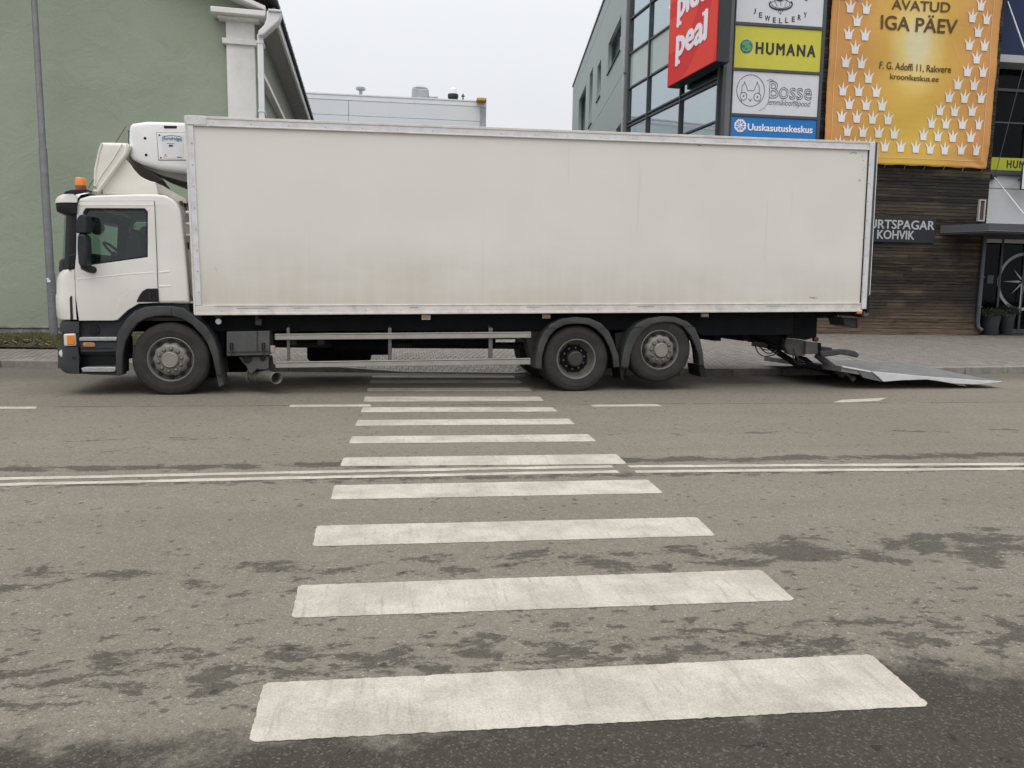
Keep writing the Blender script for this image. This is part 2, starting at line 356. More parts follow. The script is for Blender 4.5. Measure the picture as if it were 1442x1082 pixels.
    base = s.mix(s.math('MULTIPLY', crack, .65), base, (.055, .05, .043))
    base = s.mix(s.ramp(s.math('ADD', Y, s.math('MULTIPLY', wobble, .3)), 12.4, 13.5, 0, .55), base, (.085, .078, .067))
    h = s.math('ADD', s.math('MULTIPLY', v.outputs['Distance'], -1.2), s.noise(220, 2)); s.bump(h, .8, .005)
    rough = s.math('SUBTRACT', .92, s.math('MULTIPLY', s.math('MAXIMUM', wet, near), .15)); return s.done(base, rough, 0, .22)
M['asphalt'] = asphalt()
def paint():
    s = NT('road_paint'); X, Y, Z = s.xyz()
    base = s.mix(s.ramp(s.noise(2.2, 7, .7), .35, .65), (.39, .358, .298), (.53, .493, .417))
    cross = s.noise(16, 5, .75, s.map((1.6, .16, 1), rot=(0, 0, rad(12)))); base = s.mix(s.ramp(cross, .50, .70, 0, .5), base, (.27, .248, .205))
    blot = s.noise(5, 8, .75); base = s.mix(s.ramp(blot, .56, .74, 0, .55), base, (.26, .24, .20))
    grit = s.ramp(s.noise(120, 4, .85), .3, .7, .78, 1.16); cc = s.n('ShaderNodeCombineColor'); [s.set(cc.inputs[i], grit) for i in range(3)]
    base = s.mix(1.0, base, cc.outputs[0], 'MULTIPLY')
    pits = s.ramp(s.noise(42, 5, .8), .64, .68, 0, .75); base = s.mix(pits, base, (.12, .11, .095))
    chips = s.ramp(s.noise(11, 6, .8), .71, .73, 0, .8); base = s.mix(chips, base, (.14, .128, .108))
    s.bump(s.math('ADD', s.noise(80, 4, .8), s.noise(20, 4)), .8, .006); return s.done(base, .8, 0, .25)
M['paint'] = paint()
def paving():
    s = NT('paving_stone'); a = s.n('ShaderNodeAttribute'); a.attribute_name = 'tone'
    base = s.mix(a.outputs['Fac'], (.165, .148, .128), (.26, .235, .205)); base = s.mix(s.ramp(s.noise(.7, 5), .35, .7), base, (.20, .18, .155))
    base = s.mix(s.ramp(s.noise(4, 5, .7), .6, .75, 0, .5), base, (.12, .105, .09)); s.bump(s.noise(60, 3), .3, .004); return s.done(base, .9)
M['paving'] = paving()
M['joint'] = pm('paving_joint', (.055, .048, .040), .95)
M['kerb'] = pm('kerb_stone', (.235, .215, .19), .85, var=.25, scale=5, dirt=(.13, .12, .105), dirt_amt=.6, dscale=3, bump=.4, bscale=50)
def stucco(name, c1, c2, c3):
    s = NT(name); X, Y, Z = s.xyz()
    f = s.noise(.55, 6, .62, s.map((.7, 1, 1.3)), dist=.6); base = s.mix(s.ramp(f, .35, .65), c1, c2)
    trow = s.noise(2.6, 6, .7, s.map((.55, 1, 1.5)), dist=.8); base = s.mix(s.ramp(trow, .56, .74, 0, .75), base, c3)
    base = s.mix(s.ramp(Z, .2, 1.4, .35, 0), base, (.17, .175, .13))
    s.bump(s.math('ADD', s.noise(1.8, 5, .6, dist=.8), s.math('MULTIPLY', s.noise(45, 4), .25)), .5, .05); return s.done(base, .92)
M['stucco'] = stucco('green_stucco', (.280, .328, .245), (.305, .352, .270), (.252, .295, .220))
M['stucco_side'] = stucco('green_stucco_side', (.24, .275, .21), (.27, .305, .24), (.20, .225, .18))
M['trim_white'] = pm('white_stucco', (.74, .73, .70), .85, var=.08, scale=2, dirt=(.36, .35, .33), dirt_amt=.42, dscale=1.6, bump=.2, bscale=20)
M['soffit'] = pm('soffit_grey', (.36, .355, .34), .8, var=.08)
M['gutter'] = pm('gutter_white', (.70, .70, .69), .45, .1, var=.06)
M['roof_dark'] = pm('roof_sheet', (.045, .042, .055), .5, .3, var=.15)
M['plinth'] = pm('plinth_concrete', (.28, .27, .25), .9, var=.35, scale=5, dirt=(.14, .13, .11), dirt_amt=.6, dscale=4, bump=.5, bscale=25)
M['green_panel'] = pm('green_facade_panel', (.27, .325, .30), .5, var=.05, scale=.5)
M['pale_panel'] = pm('pale_facade_panel', (.72, .75, .755), .6, var=.03, scale=.2)
M['pale_trim'] = pm('pale_trim', (.80, .81, .81), .5, var=.03)
M['galv'] = pm('galvanised_steel', (.20, .205, .215), .5, .35, var=.14, scale=8, dirt=(.12, .125, .13), dirt_amt=.5, dscale=9)
M['unit_grey'] = pm('roof_unit_grey', (.40, .42, .43), .5, .2)
M['wood_yellow'] = pm('yellow_cap', (.55, .36, .10), .7)
def slats():
    s = NT('weathered_slats'); a = s.n('ShaderNodeAttribute'); a.attribute_name = 'tone'
    base = s.mix(a.outputs['Fac'], (.014, .012, .010), (.095, .074, .053))
    g = s.noise(3.0, 7, .7, s.map((.55, 3, 14))); base = s.mix(s.ramp(g, .48, .76), base, (.150, .115, .080))
    big = s.noise(.7, 5, .6, s.map((.7, 1, 1.7)), dist=.5); base = s.mix(s.ramp(big, .40, .62, 0, .8), base, (.022, .021, .020))
    X, Y, Z = s.xyz()
    base = s.mix(s.math('MULTIPLY', s.ramp(Z, .25, 1.3, .6, 0), s.ramp(g, .3, .6)), base, (.26, .19, .12))
    s.bump(s.noise(14, 5, .7, s.map((.3, 2, 8))), .5, .01); return s.done(base, .85, 0, .2)
M['slats'] = slats()
M['slat_back'] = pm('slat_backing', (.012, .010, .009), .9)
def grassm():
    s = NT('grass_blade'); base = s.mix(s.noise(2.5, 3), (.075, .095, .035), (.15, .14, .06)); return s.done(base, .8)
M['grass'] = grassm(); M['soil'] = pm('soil', (.06, .05, .035), .95, var=.4, scale=6)
def leafm():
    s = NT('fallen_leaf'); a = s.n('ShaderNodeAttribute'); a.attribute_name = 'tone'; return s.done(s.mix(a.outputs['Fac'], (.12, .065, .03), (.42, .30, .15)), .8)
M['leaf'] = leafm()
M['foliage'] = pm('pot_foliage', (.03, .045, .02), .7, var=.5, scale=9)
M['pot'] = pm('pot_slate', (.025, .030, .037), .6, var=.15)
def bannerm():
    s = NT('banner_vinyl'); X, Y, Z = s.xyz()
    # printed design: gold ground, paler in the middle, deeper orange to both edges
    gx = s.math('ABSOLUTE', s.math('SUBTRACT', X, BAN_CX)); base = s.mix(s.ramp(gx, .3, 2.3), (.66, .42, .065), (.60, .285, .075))
    dz = s.math('MULTIPLY', s.math('SUBTRACT', Z, BAN_CZ), .62); d2 = s.math('ADD', s.math('MULTIPLY', gx, gx), s.math('MULTIPLY', dz, dz))
    base = s.mix(s.ramp(d2, 0.0, 1.1, .75, 0), base, (.78, .64, .26))
    base = s.mix(s.ramp(d2, 0.0, .30, .65, 0), base, (.72, .70, .50))
    s.bump(s.math('ADD', s.noise(.9, 3, .5, s.map((1, 1, .6)), dist=.6), s.math('MULTIPLY', s.noise(5, 3, .5, s.map((.3, 1, 1.2))), .12)), .5, .10); return s.done(base, .55)
for k, c, r in (('sign_white', (.66, .67, .70), .35), ('sign_yellow', (.60, .56, .075), .35), ('sign_blue', (.022, .19, .52), .35), ('sign_red', (.72, .030, .028), .6), ('sign_red2', (.80, .060, .038), .6),
                ('text_white', (.86, .82, .88), .4), ('text_brown', (.13, .07, .028), .6), ('text_grey', (.42, .43, .44), .5), ('slate_sign', (.022, .026, .031), .5), ('globe_blue', (.03, .16, .34), .4),
                ('globe_green', (.12, .34, .12), .4), ('panel_white', (.58, .59, .60), .5), ('canopy', (.085, .088, .095), .5), ('navy', (.012, .022, .07), .5), ('lime', (.42, .44, .03), .4), ('crown_white', (.78, .77, .74), .5),
                ('dark_int', (.02, .02, .021), .8), ('mid_int', (.16, .16, .155), .8), ('cable', (.03, .03, .03), .6), ('white_pole', (.70, .70, .70), .4), ('line_grey', (.10, .10, .10), .5), ('cream_line', (.74, .55, .30), .5), ('steel_brown', (.10, .055, .04), .5)):
    M[k] = pm(k, c, r, var=.03, spec=.25)
s_ = NT('ceiling_lamp'); s_.p.inputs['Emission Color'].default_value = (1, .98, .94, 1); s_.p.inputs['Emission Strength'].default_value = 2.2; M['tube_light'] = s_.done((.8, .8, .8), .5)

# ================================================================== THE GROUND
KERB = [(-40, 17.2), (-7, 14.88), (.43, 14.02), (3.2, 13.72), (5.83, 13.6), (8.94, 13.83), (12.4, 14.12), (45, 16.8)]
def kerb_y(x):
    for (a, b), (c, d) in zip(KERB, KERB[1:]):
        if x <= c: return b+(d-b)*(x-a)/(c-a)
    return KERB[-1][1]
def sstep(t): t = min(max(t, 0), 1); return t*t*(3-2*t)
def drop(x): return 1-(sstep((x+1.5)/1.1)*(1-sstep((x-2.15)/.9)))      # 0 at the crossing, 1 elsewhere
def walk_z(x, y):
    d = max(y-kerb_y(x), 0); full = .125+.028*d; low = .02
    return low+(full-low)*(drop(x)+(1-drop(x))*sstep(d/1.6))
b = B(); b.quad([(-600, -300, -.06), (600, -300, -.06), (600, 900, -.06), (-600, 900, -.06)]); b.build('ground', M['soil'], kind='structure')
b = B()
xs = [-60]+[x for x in np.arange(-40, 45.1, 1)]+[60]
for x0, x1 in zip(xs, xs[1:]): b.quad([(x0, -25, 0), (x1, -25, 0), (x1, kerb_y(x1)+.12, 0), (x0, kerb_y(x0)+.12, 0)])
road = b.build('road', M['asphalt'], kind='structure', smooth=0)
def strip(name, cs, seed, z=.003, jag=.0018, rnd_=.018, step=.02):
    """painted marking with a slightly ragged thermoplastic edge; cs = 4 ground corners ccw"""
    r = random.Random(seed); pts = []
    c = [Vector((p[0], p[1])) for p in cs]
    for i in range(4):
        a, d = c[i], c[(i+1) % 4]; L = (d-a).length; n = max(2, int(L/step)); t = (d-a)/L; nn = Vector((-t.y, t.x))
        for k in range(n):
            s_0 = rnd_+(L-2*rnd_)*k/(n-1); pts.append(a+t*s_0+nn*r.gauss(0, jag)*(0 < k < n-1))
    b = B(); b.plate([(p.x, p.y) for p in pts], -.001, .001, bevel=0)
    me = b.bm
    for v in me.verts: x, y, zz_ = v.co; v.co = (x, zz_, (z if y < 0 else 0.0015))
    return b.build(name, M['paint'], road, smooth=0)
ZE = [[(350, 1046), (1310, 995), (1226, 922), (371, 963)], [(410, 871), (1120, 846), (1072, 803), (420, 825)], [(440, 770), (1008, 755), (981, 729), (446, 741)],
      [(466, 704), (934, 695), (912, 676), (471, 684)], [(479, 657), (883, 654), (868, 640), (484, 645)], [(491, 625), (840, 622), (828, 612), (496, 615)],
      [(500, 600), (810, 598), (801, 590), (504, 592)], [(508, 581), (786, 580), (777, 574), (511, 574)], [(512, 566), (766, 565), (760, 559), (514, 559)]]
for i, q in enumerate(ZE): strip('zebra_stripe', [gnd(*p)[:2] for p in q], i)
for k in range(3): y0 = 11.52+k; strip('zebra_stripe', [(-.5, y0), (1.94, y0), (1.95, y0+.4), (-.51, y0+.4)] if k < 2 else [(-.5, 13.35), (1.94, 13.3), (1.94, 13.6), (-.5, 13.62)], 20+k)
cl = [(-40, 6.0), (-9, 6.28), (-3.05, 6.37), (-1.17, 6.42), (.92, 6.45)]; cr = [(1.94, 6.44), (3.17, 6.40), (5.58, 6.29), (12, 6.0), (40, 4.6)]
for side, (line, x0) in enumerate(((cl, 0), (cr, 0))):
    for k, dy in enumerate((0, -.19)):
        pts = [(x, y+dy) for x, y in line]
        if side == 0: pts.append((1.925, 6.455+dy))
        b = B(); top = []; bot = []; r = random.Random(50+k+side)
        for (xa, ya), (xb, yb) in zip(pts, pts[1:]):
            n = max(1, int((xb-xa)/.12)) if abs(xa) < 13 and abs(xb) < 13 else 3
            for j in range(n): t = j/n; x, y = xa+(xb-xa)*t, ya+(yb-ya)*t; top.append((x, y+.045+r.gauss(0, .005), .003)); bot.append((x, y-.045+r.gauss(0, .005), .003))
        for j in range(len(top)-1): b.quad([bot[j], bot[j+1], top[j+1], top[j]])
        b.build('centre_line', M['paint'], road, smooth=0)
for i, q in enumerate([[(-30, 576.5), (50, 576), (52, 573), (-30, 573.5)], [(407, 573.5), (523, 573), (521, 570), (409, 570.5)], [(835, 573), (933, 572.5), (925, 569.5), (832, 570.5)], [(1173, 567.5), (1237, 565), (1249, 560.5), (1185, 563.5)]]):
    strip('lane_dash', [gnd(*p)[:2] for p in q], 80+i, jag=.002, rnd_=.01)
# small litter marks and manhole-like spots are in the asphalt material; a metal drain lid at the right edge
# pavement
pave = empty('pavement', kind='structure')
b = B(); gx = list(np.arange(-30, 45.1, .5))
gy = [0, .3, .6, 1, 1.6, 3, 6, 10, 20, 60]
for x0, x1 in zip(gx, gx[1:]):
    for d0, d1 in zip(gy, gy[1:]):
        P_ = [(x0, kerb_y(x0)+.14+d0), (x1, kerb_y(x1)+.14+d0), (x1, kerb_y(x1)+.14+d1), (x0, kerb_y(x0)+.14+d1)]
        b.quad([(x, y, walk_z(x, min(y, 26))-.006) for x, y in P_])
b.build('bedding', M['joint'], pave, smooth=0)
vv, ff, tone = [], [], []
row = 0; d = .15
rr = random.Random(3)
while d < 8.6:
    x = -9.5+(.05 if row % 2 else 0)
    while x < 24:
        g = .0065; pw, pl = .11, .22; y = kerb_y(x)+d
        if not (y > 22.0) and not (x < -4.2 and y > 16.95+(x+7)*-.06):
            dz = rr.uniform(-.0015, .0015); n0 = len(vv)
            for a_, c_ in ((g, g), (pw-g, g), (pw-g, pl-g), (g, pl-g)): vv.append((x+a_, y+c_, walk_z(x+a_, y+c_)+dz))
            ff.append((n0, n0+1, n0+2, n0+3)); tone.append(rr.random())
        x += pw
    d += .22; row += 1
def toned(name, vv, ff, tone, mat, parent, **kw):
    me = bpy.data.meshes.new(name); me.from_pydata(vv, [], ff); a = me.attributes.new('tone', 'FLOAT', 'FACE'); a.data.foreach_set('value', tone); me.materials.append(mat)
    o = bpy.data.objects.new(name, me); col.objects.link(o); o.parent = parent; return prop(o, **kw)
toned('paving_stones', vv, ff, tone, M['paving'], pave, kind='stuff')
kerbs = empty('kerb', kind='structure')
x = -15.0
while x < 21:
    x1 = x+1.0; z0, z1 = walk_z(x, kerb_y(x)), walk_z(x1, kerb_y(x1)); ya, yb = kerb_y(x), kerb_y(x1); g = .006; b = B(); W_ = .14
    tp_ = [(x+g, ya, z0+.008), (x1-g, yb, z1+.008), (x1-g, yb+W_, z1+.008), (x+g, ya+W_, z0+.008)]
    lo = [(p[0], p[1], -.05) for p in tp_]; vs_ = [b.bm.verts.new(p) for p in lo+tp_]
    for q in ((0, 3, 2, 1), (4, 5, 6, 7), (0, 1, 5, 4), (1, 2, 6, 5), (2, 3, 7, 6), (3, 0, 4, 7)): b.bm.faces.new([vs_[i] for i in q])
    b.build('kerb_stone', M['kerb'], kerbs, bevel=.012); x = x1

# ================================================================== LEFT GREEN HOUSE
LH = Frame(-4.6, 18.95, 4.5)
lroot = empty('green_house', (LH.o[0], LH.o[1], 0), LH.a, label='old green plastered gabled house with white corner pilaster behind the lorry cab', cat='house')
L = LH.at
zb = .28
corner = L(361.5, 164)[0]; ptop = L(340, 22)[1]
wl = -19.0
# gable wall: rises to a ridge far up left
ridge = -8.5; eave_z = L(372, 14)[1]; pitch = .36
wall = [(wl, zb), (corner, zb), (corner, eave_z), (ridge, eave_z+(corner-ridge)*pitch), (wl, eave_z+(corner-ridge)*pitch-(ridge-wl)*pitch)]
B().prism(wall, 0, .4).build('wall', M['stucco'], lroot, smooth=0)
pb = L(0, 462)[1]
B().prism([(wl, -.02), (corner+.02, -.02), (corner+.02, pb), (wl, pb)], -.09, 0).build('plinth', M['plinth'], lroot, bevel=.02)
B().box(wl, corner-.7, -.12, -.02, pb, pb+.05).build('plinth_ledge', M['plinth'], lroot, bevel=.01)
p0 = L(318.7, 28)[0]; p0b = L(322, 163)[0]
B().box(p0, corner, -.12, 0, pb, L(338, 30)[1]).build('pilaster', M['trim_white'], lroot, bevel=.01)
B().box(p0-.10, corner+.06, -.20, .0, L(338, 31)[1], L(338, 21)[1]).build('pilaster_capital', M['trim_white'], lroot, bevel=.015)
B().box(p0-.08, corner+.06, -.18, .0, L(338, 66)[1], L(338, 58)[1]).build('pilaster_band', M['trim_white'], lroot, bevel=.01)
c0 = L(296, 12, -.45)[0]; cz0, cz1 = L(335, 20, -.45)[1], L(335, 11.5, -.45)[1]
B().prism([(c0, cz0), (c0, cz1), (L(374, 20, -.45)[0], cz1), (L(374, 20, -.45)[0], cz0)], -.45, 0).build('cornice_return', M['trim_white'], lroot, bevel=.02)
B().prism([(c0+.12, cz0-.06), (c0+.12, cz0), (corner+.12, cz0), (corner+.12, cz0-.06)], -.3, 0).build('cornice_moulding', M['trim_white'], lroot, bevel=.015)
ex = L(374, 20, -.45)[0]
k0 = (ex+.05, cz1+.02)
def rake(a, z, t): return [(a, z), (a, z+t), (ridge, z+t+(a-ridge)*pitch), (ridge, z+(a-ridge)*pitch)]
B().prism(rake(ex, cz1+.0, .10), -.45, -.0).build('raking_cornice', M['trim_white'], lroot, bevel=.015)
# side wall going back beside the downpipe
th = rad(-2.6)-LH.a
SW = Frame(*LH.world(corner, 0, 0)[:2], 90+2.6)     # along the side wall, away from the street
sroot = lroot
def side_pt(s, off, z):   # s along the side wall, off outward (right), z
    p = SW.o+SW.ux*s - SW.uy*off; q = p-LH.o; return (float(q@LH.ux), float(q@LH.uy), z)
def side_quad(b, s0, s1, o0, o1, z0, z1, L_=None):
    P = [side_pt(s0, o0, z0), side_pt(s1, o0, z0), side_pt(s1, o1, z0), side_pt(s0, o1, z0), side_pt(s0, o0, z1), side_pt(s1, o0, z1), side_pt(s1, o1, z1), side_pt(s0, o1, z1)]
    v = [b.bm.verts.new(p) for p in P]
    for q in ((0, 3, 2, 1), (4, 5, 6, 7), (0, 1, 5, 4), (1, 2, 6, 5), (2, 3, 7, 6), (3, 0, 4, 7)): b.bm.faces.new([v[i] for i in q])
    return b
EL = 24.0; ez = L(372, 25)[1]
side_quad(B(), .02, EL, -.4, 0, zb, ez+.2).build('side_wall', M['stucco_side'], lroot, smooth=0)
side_quad(B(), .0, EL, .0, .40, ez+.02, ez+.10).build('eave_soffit', M['soffit'], lroot)
side_quad(B(), -.1, EL, .40, .47, ez-.02, ez+.20).build('eave_gutter', M['gutter'], lroot, bevel=.02)
side_quad(B(), .3, EL, .0, .16, ez-1.25, ez-1.14).build('side_moulding', M['trim_white'], lroot)
side_quad(B(), 3.2, 4.3, -.02, .06, ez-4.4, ez-2.6).build('side_window', M['mullion'], lroot)
side_quad(B(), 7.2, 8.3, -.02, .06, ez-4.4, ez-2.6).build('side_window', M['mullion'], lroot)
# roof sheet following pitch, with overhang
def roof():
    b = B()
    A_ = [side_pt(-.5, .55, ez+.20), side_pt(EL, .55, ez+.20)]
    w_ = corner+.55-ridge
    up = w_*pitch
    Bp = [(ridge, -.5, ez+.20+up), (ridge, EL, ez+.20+up)]
    C_ = [(wl-.9, -.5, ez+.2+up-(ridge-wl)*pitch), (wl-.9, EL, ez+.2+up-(ridge-wl)*pitch)]
    v = lambda p, dz: b.bm.verts.new((p[0], p[1], p[2]+dz))
    for (P0, P1, Q0, Q1) in ((A_[0], A_[1], Bp[0], Bp[1]), (Bp[0], Bp[1], C_[0], C_[1])):
        lo = [v(P0, 0), v(P1, 0), v(Q1, 0), v(Q0, 0)]; hi = [v(P0, .07), v(P1, .07), v(Q1, .07), v(Q0, .07)]
        b.bm.faces.new(lo[::-1]); b.bm.faces.new(hi)
        for i in range(4): b.bm.faces.new([lo[i], lo[(i+1) % 4], hi[(i+1) % 4], hi[i]])
    # standing seams
    n = 40
    for i in range(n+1):
        t = i/n; a = Vector(A_[0]).lerp(Vector(A_[1]), t); c = Vector(Bp[0]).lerp(Vector(Bp[1]), t); b.tube([a+Vector((0, 0, .08)), c+Vector((0, 0, .08))], .02, 4)
    return b.build('roof', M['roof_dark'], lroot, smooth=0)
roof()
# hopper and downpipe
hx0, hz0 = L(377, 15, -.5); hx1, _ = L(396, 17, -.5)
B().prism([L(376, 15.5, -.5), L(396, 17, -.5), L(396, 22, -.5), L(393, 31, -.5), L(372, 50, -.5), L(363.5, 52, -.5), L(364, 44, -.5), L(372, 36, -.5), L(375, 28, -.5)], -.55, -.25).build('gutter_hopper', M['gutter'], lroot, bevel=.03, seg=3)
B().prism([L(378, 14.5, -.5), L(397, 16, -.5), L(396.5, 19, -.5), L(378, 17.5, -.5)], -.6, -.2).build('hopper_rim', M['gutter'], lroot, bevel=.008)
dp0, dp1 = L(363.6, 100, -.3)[0], L(371.8, 100, -.3)[0]
b = B().box(dp0, dp1, -.42, -.28, .5, L(367, 50, -.3)[1]); b.build('downpipe', M['gutter'], lroot, bevel=.03, seg=3)
for zz_ in (62, 158): z = L(367, zz_, -.3)[1]; B().box(dp0-.012, dp1+.012, -.43, -.0, z-.02, z+.02).build('pipe_bracket', M['gutter'], lroot)

# grass strip in front of the house
gs = []
gr_front = lambda x: 16.88+(x+7)*-.06
b = B(); b.quad([(-26, gr_front(-26), walk_z(-26, 17)+.004), (-4.4, gr_front(-4.4), walk_z(-4.4, 16.8)+.004), (-4.4, 19.0, .41), (-26, 17.5, .41)]).build('verge', M['soil'], kind='structure')
vv, ff = [], []; rg = random.Random(5)
for i in range(30000):
    x = rg.uniform(-13, -4.5); f0 = gr_front(x); y = rg.uniform(f0, 18.75+(x+4.6)*.079); cl_ = math.sin(x*3.1)*math.cos(y*4.3+x)
    if rg.random() > .6+.4*cl_: continue
    z = .205+.10*(y-16.9); h = rg.uniform(.04, .14)*(1+.5*cl_); a = rg.uniform(0, 6.28); wv = .008; n0 = len(vv)
    lx, ly = rg.gauss(0, .03), rg.gauss(0, .03)
    vv += [(x-wv*math.cos(a), y-wv*math.sin(a), z), (x+wv*math.cos(a), y+wv*math.sin(a), z), (x+lx, y+ly, z+h)]; ff.append((n0, n0+1, n0+2))
me = bpy.data.meshes.new('grass'); me.from_pydata(vv, [], ff); me.materials.append(M['grass']); o = bpy.data.objects.new('grass', me); col.objects.link(o)
prop(o, 'rough grass growing in the strip along the green house plinth', 'grass', kind='stuff')
vv, ff, tone = [], [], []
for i in range(1500):
    x = rg.uniform(-13, -4.6); f0 = gr_front(x); y = f0+abs(rg.gauss(0, .8))-.08
    if y > 18.6: continue
    z = .24+.10*(y-16.9)+rg.uniform(0, .06) if y > f0 else walk_z(x, y)+.01; r = rg.uniform(.025, .06); a = rg.uniform(0, 6.28); n0 = len(vv); tl = rg.uniform(-.6, .6)
    for k in range(5): t = a+k*1.257; vv.append((x+r*math.cos(t), y+r*.8*math.sin(t), z+r*tl*math.cos(t)))
    ff.append(tuple(range(n0, n0+5))); tone.append(rg.random()**2)
o = toned('fallen_leaves', vv, ff, tone, M['leaf'], None, kind='stuff'); prop(o, 'brown fallen leaves lying on the grass strip by the green house', 'leaves')

# lamp post
px_, py_, _ = gnd(76.5, 482, .24); PF = Frame(px_, py_, 0)
lp = empty('lamp_post', (px_, py_, .2), 0, label='tall grey galvanised lamp post standing on the grass in front of the green wall', cat='lamp post')
def tz(py, px): return PF.at(px, py)[1]-.2
topx = PF.at(48, 0)[0]; topz = tz(0, 48); k = 9.0/topz
lean = topx*k
B().tube([(0, 0, 0), (lean*.45, 0, 4.05), (lean*.46, 0, 4.1), (lean, 0, 9.0)], [.085, .076, .066, .05], 20).build('pole', M['galv'], lp)
B().box(-.16, .16, -.16, .16, -.02, .03).build('base_plate', M['galv'], lp, bevel=.008)
B().tube([(0, 0, 1.1), (0, 0, 1.5)], .087, 20, False).build('inspection_door', M['galv'], lp)
for (qx, qy, r0) in ((68, 393, .02), (69.5, 396, .027)):
    u_, z_ = PF.at(qx, qy, -.09); B().box(u_-r0*1.3, u_+r0, -.112, -.09, z_-.2-r0, z_-.2+r0).build('paper_scrap', M['sticker'], lp, smooth=0)
B().tube([(lean, 0, 9.0), (lean, -.4, 9.5), (lean, -1.4, 9.7)], [.05, .045, .04], 12).build('lamp_arm', M['galv'], lp)
B().box(lean-.13, lean+.13, -2.0, -1.35, 9.63, 9.75).build('lamp_head', M['frame_grey'], lp, bevel=.03)

# ================================================================== PALE BUILDING FAR BEHIND
PB = Frame(0, 47, 0.0)
proot = empty('pale_hall', (0, 47, 0), 0, label='low pale grey panelled hall with roof vents far behind the lorry', cat='building')
Q = PB.at
rx, rz = Q(683, 146); lx, lz = Q(400, 126.5)
tpz = (rz+lz)/2
B().box(-26, rx, 0, 14, -.1, tpz-.35).build('core', M['frame_grey'], proot, smooth=0)
jx = Q(491, 150)[0]; jz = Q(550, 166)[1]
for (a0, a1) in ((-26, jx), (jx, rx)):
    for (z0, z1) in ((0, jz-3), (jz-3, jz), (jz, tpz-.30)): B().box(a0+.012, a1-.012, -.06, 0, z0+.008, z1-.008).build('wall_panel', M['pale_panel'], proot, bevel=.01)
B().box(-26, rx+.08, -.08, .3, tpz-.32, tpz-.05).build('parapet_cap', M['pale_trim'], proot, bevel=.02)
B().box(-26, rx+.08, -.11, .3, tpz-.05, tpz+.02).build('coping', M['pale_trim'], proot)
B().box(rx-.30, rx+.06, -.12, 0, 0, tpz-.32).build('corner_trim', M['unit_grey'], proot)
B().box(Q(671, 141, -.3)[0], Q(684.5, 141, -.3)[0], -.6, .2, Q(678, 144, -.3)[1], Q(678, 139, -.3)[1]).build('corner_block', M['wood_yellow'], proot, bevel=.05)
tpz += .28; B().box(-25, rx-.3, 1.2, 13, tpz-.6, tpz).build('roof_deck', M['unit_grey'], proot, smooth=0)
vx = Q(508, 131, 2)[0]; B().lathe([(.10, 0), (.10, .45), (.28, .5), (.28, .62), (.0, .72)], 'z', 16, (vx, 2, tpz)).build('vent_pipe', M['unit_grey'], proot)
ux0, ux1 = Q(580, 130, 2)[0], Q(617, 130, 2)[0]
b = B().box(ux0, ux0+1.0, 2, 3, tpz, tpz+.75); b.box(ux0+1.0, ux1, 2, 3, tpz, tpz+.35); b.lathe([(.45, .75), (.5, .85), (.3, .98), (.0, 1.0)], 'z', 20, (ux0+.5, 2.5, tpz)); b.build('roof_ventilator', M['unit_grey'], proot, bevel=.04)
dx = Q(638, 135, 2)[0]
B().lathe([(.32, 0), (.32, .22), (.26, .22), (.26, .3), (.32, .3), (.32, .5), (.2, .5)], 'z', 18, (dx, 2, tpz)).build('roof_fan', M['dark_box'], proot)
B().lathe([(.27, .5), (.22, .8), (.0, .95)], 'z', 18, (dx, 2, tpz)).build('fan_cowl', M['pale_trim'], proot)
B().lathe([(.04, 0), (.04, .4), (.13, .42), (.0, .6)], 'z', 12, (Q(652, 135, 2)[0], 2, tpz)).build('vent_pipe', M['dark_box'], proot)

# ================================================================== WOOD-CLAD BUILDING (right)
WF = Frame(0, 22.0, 0.0); W = WF.at
wroot = empty('wood_clad_building', (0, 22.0, 0), 0, label='building corner clad in dark weathered horizontal wood slats behind the lorry tail', cat='building')
wz = walk_z(16, 22)
xl, xr_top, xr = W(1150, 100)[0]-.05, W(1391.6, 236)[0], W(1377, 462)[0]
xr = (xr+xr_top)/2
TOP = 13.5
B().box(xl, xr-.02, .02, 7, wz-.1, TOP).build('wall_core', M['slat_back'], wroot, smooth=0)
vv, ff, tone = [], [], []; rs_ = random.Random(11)
z = wz+.10; hgt = .098
while z < TOP:
    x = xl
    h = hgt*rs_.uniform(.93, 1.05)
    while x < xr-.001:
        ln = min(rs_.uniform(1.8, 4.2), xr-x)
        if xr-(x+ln) < .5: ln = xr-x
        o_ = -rs_.uniform(.018, .034); tl = rs_.gauss(0, .002); n0 = len(vv); g = .009
        P = [(x+.002, o_, z), (x+ln-.002, o_, z+tl), (x+ln-.002, o_+.004, z+h-g+tl), (x+.002, o_+.004, z+h-g), (x+.002, .02, z), (x+ln-.002, .02, z+tl), (x+ln-.002, .02, z+h-g+tl), (x+.002, .02, z+h-g)]
        vv += P; t = min(max(rs_.gauss(.38, .27), 0), 1)
        for q in ((0, 1, 2, 3), (3, 2, 6, 7), (0, 4, 5, 1), (1, 5, 6, 2), (0, 3, 7, 4)): ff.append(tuple(n0+i for i in q)); tone.append(t)
        x += ln
    z += h
toned('slats', vv, ff, tone, M['slats'], wroot, kind='stuff')
vv, ff, tone = [], [], []; z = wz+.1      # slats on the return side
while z < TOP:
    n0 = len(vv); vv += [(xr, -.02, z), (xr+.02, -.02, z), (xr+.02, 7, z), (xr, 7, z), (xr, -.02, z+.088), (xr+.02, -.02, z+.088), (xr+.02, 7, z+.088), (xr, 7, z+.088)]
    t = rs_.random()
    for q in ((0, 1, 5, 4), (1, 2, 6, 5), (4, 5, 6, 7), (0, 3, 2, 1)): ff.append(tuple(n0+i for i in q)); tone.append(t)
    z += .098
toned('return_slats', vv, ff, tone, M['slats'], wroot, kind='stuff')
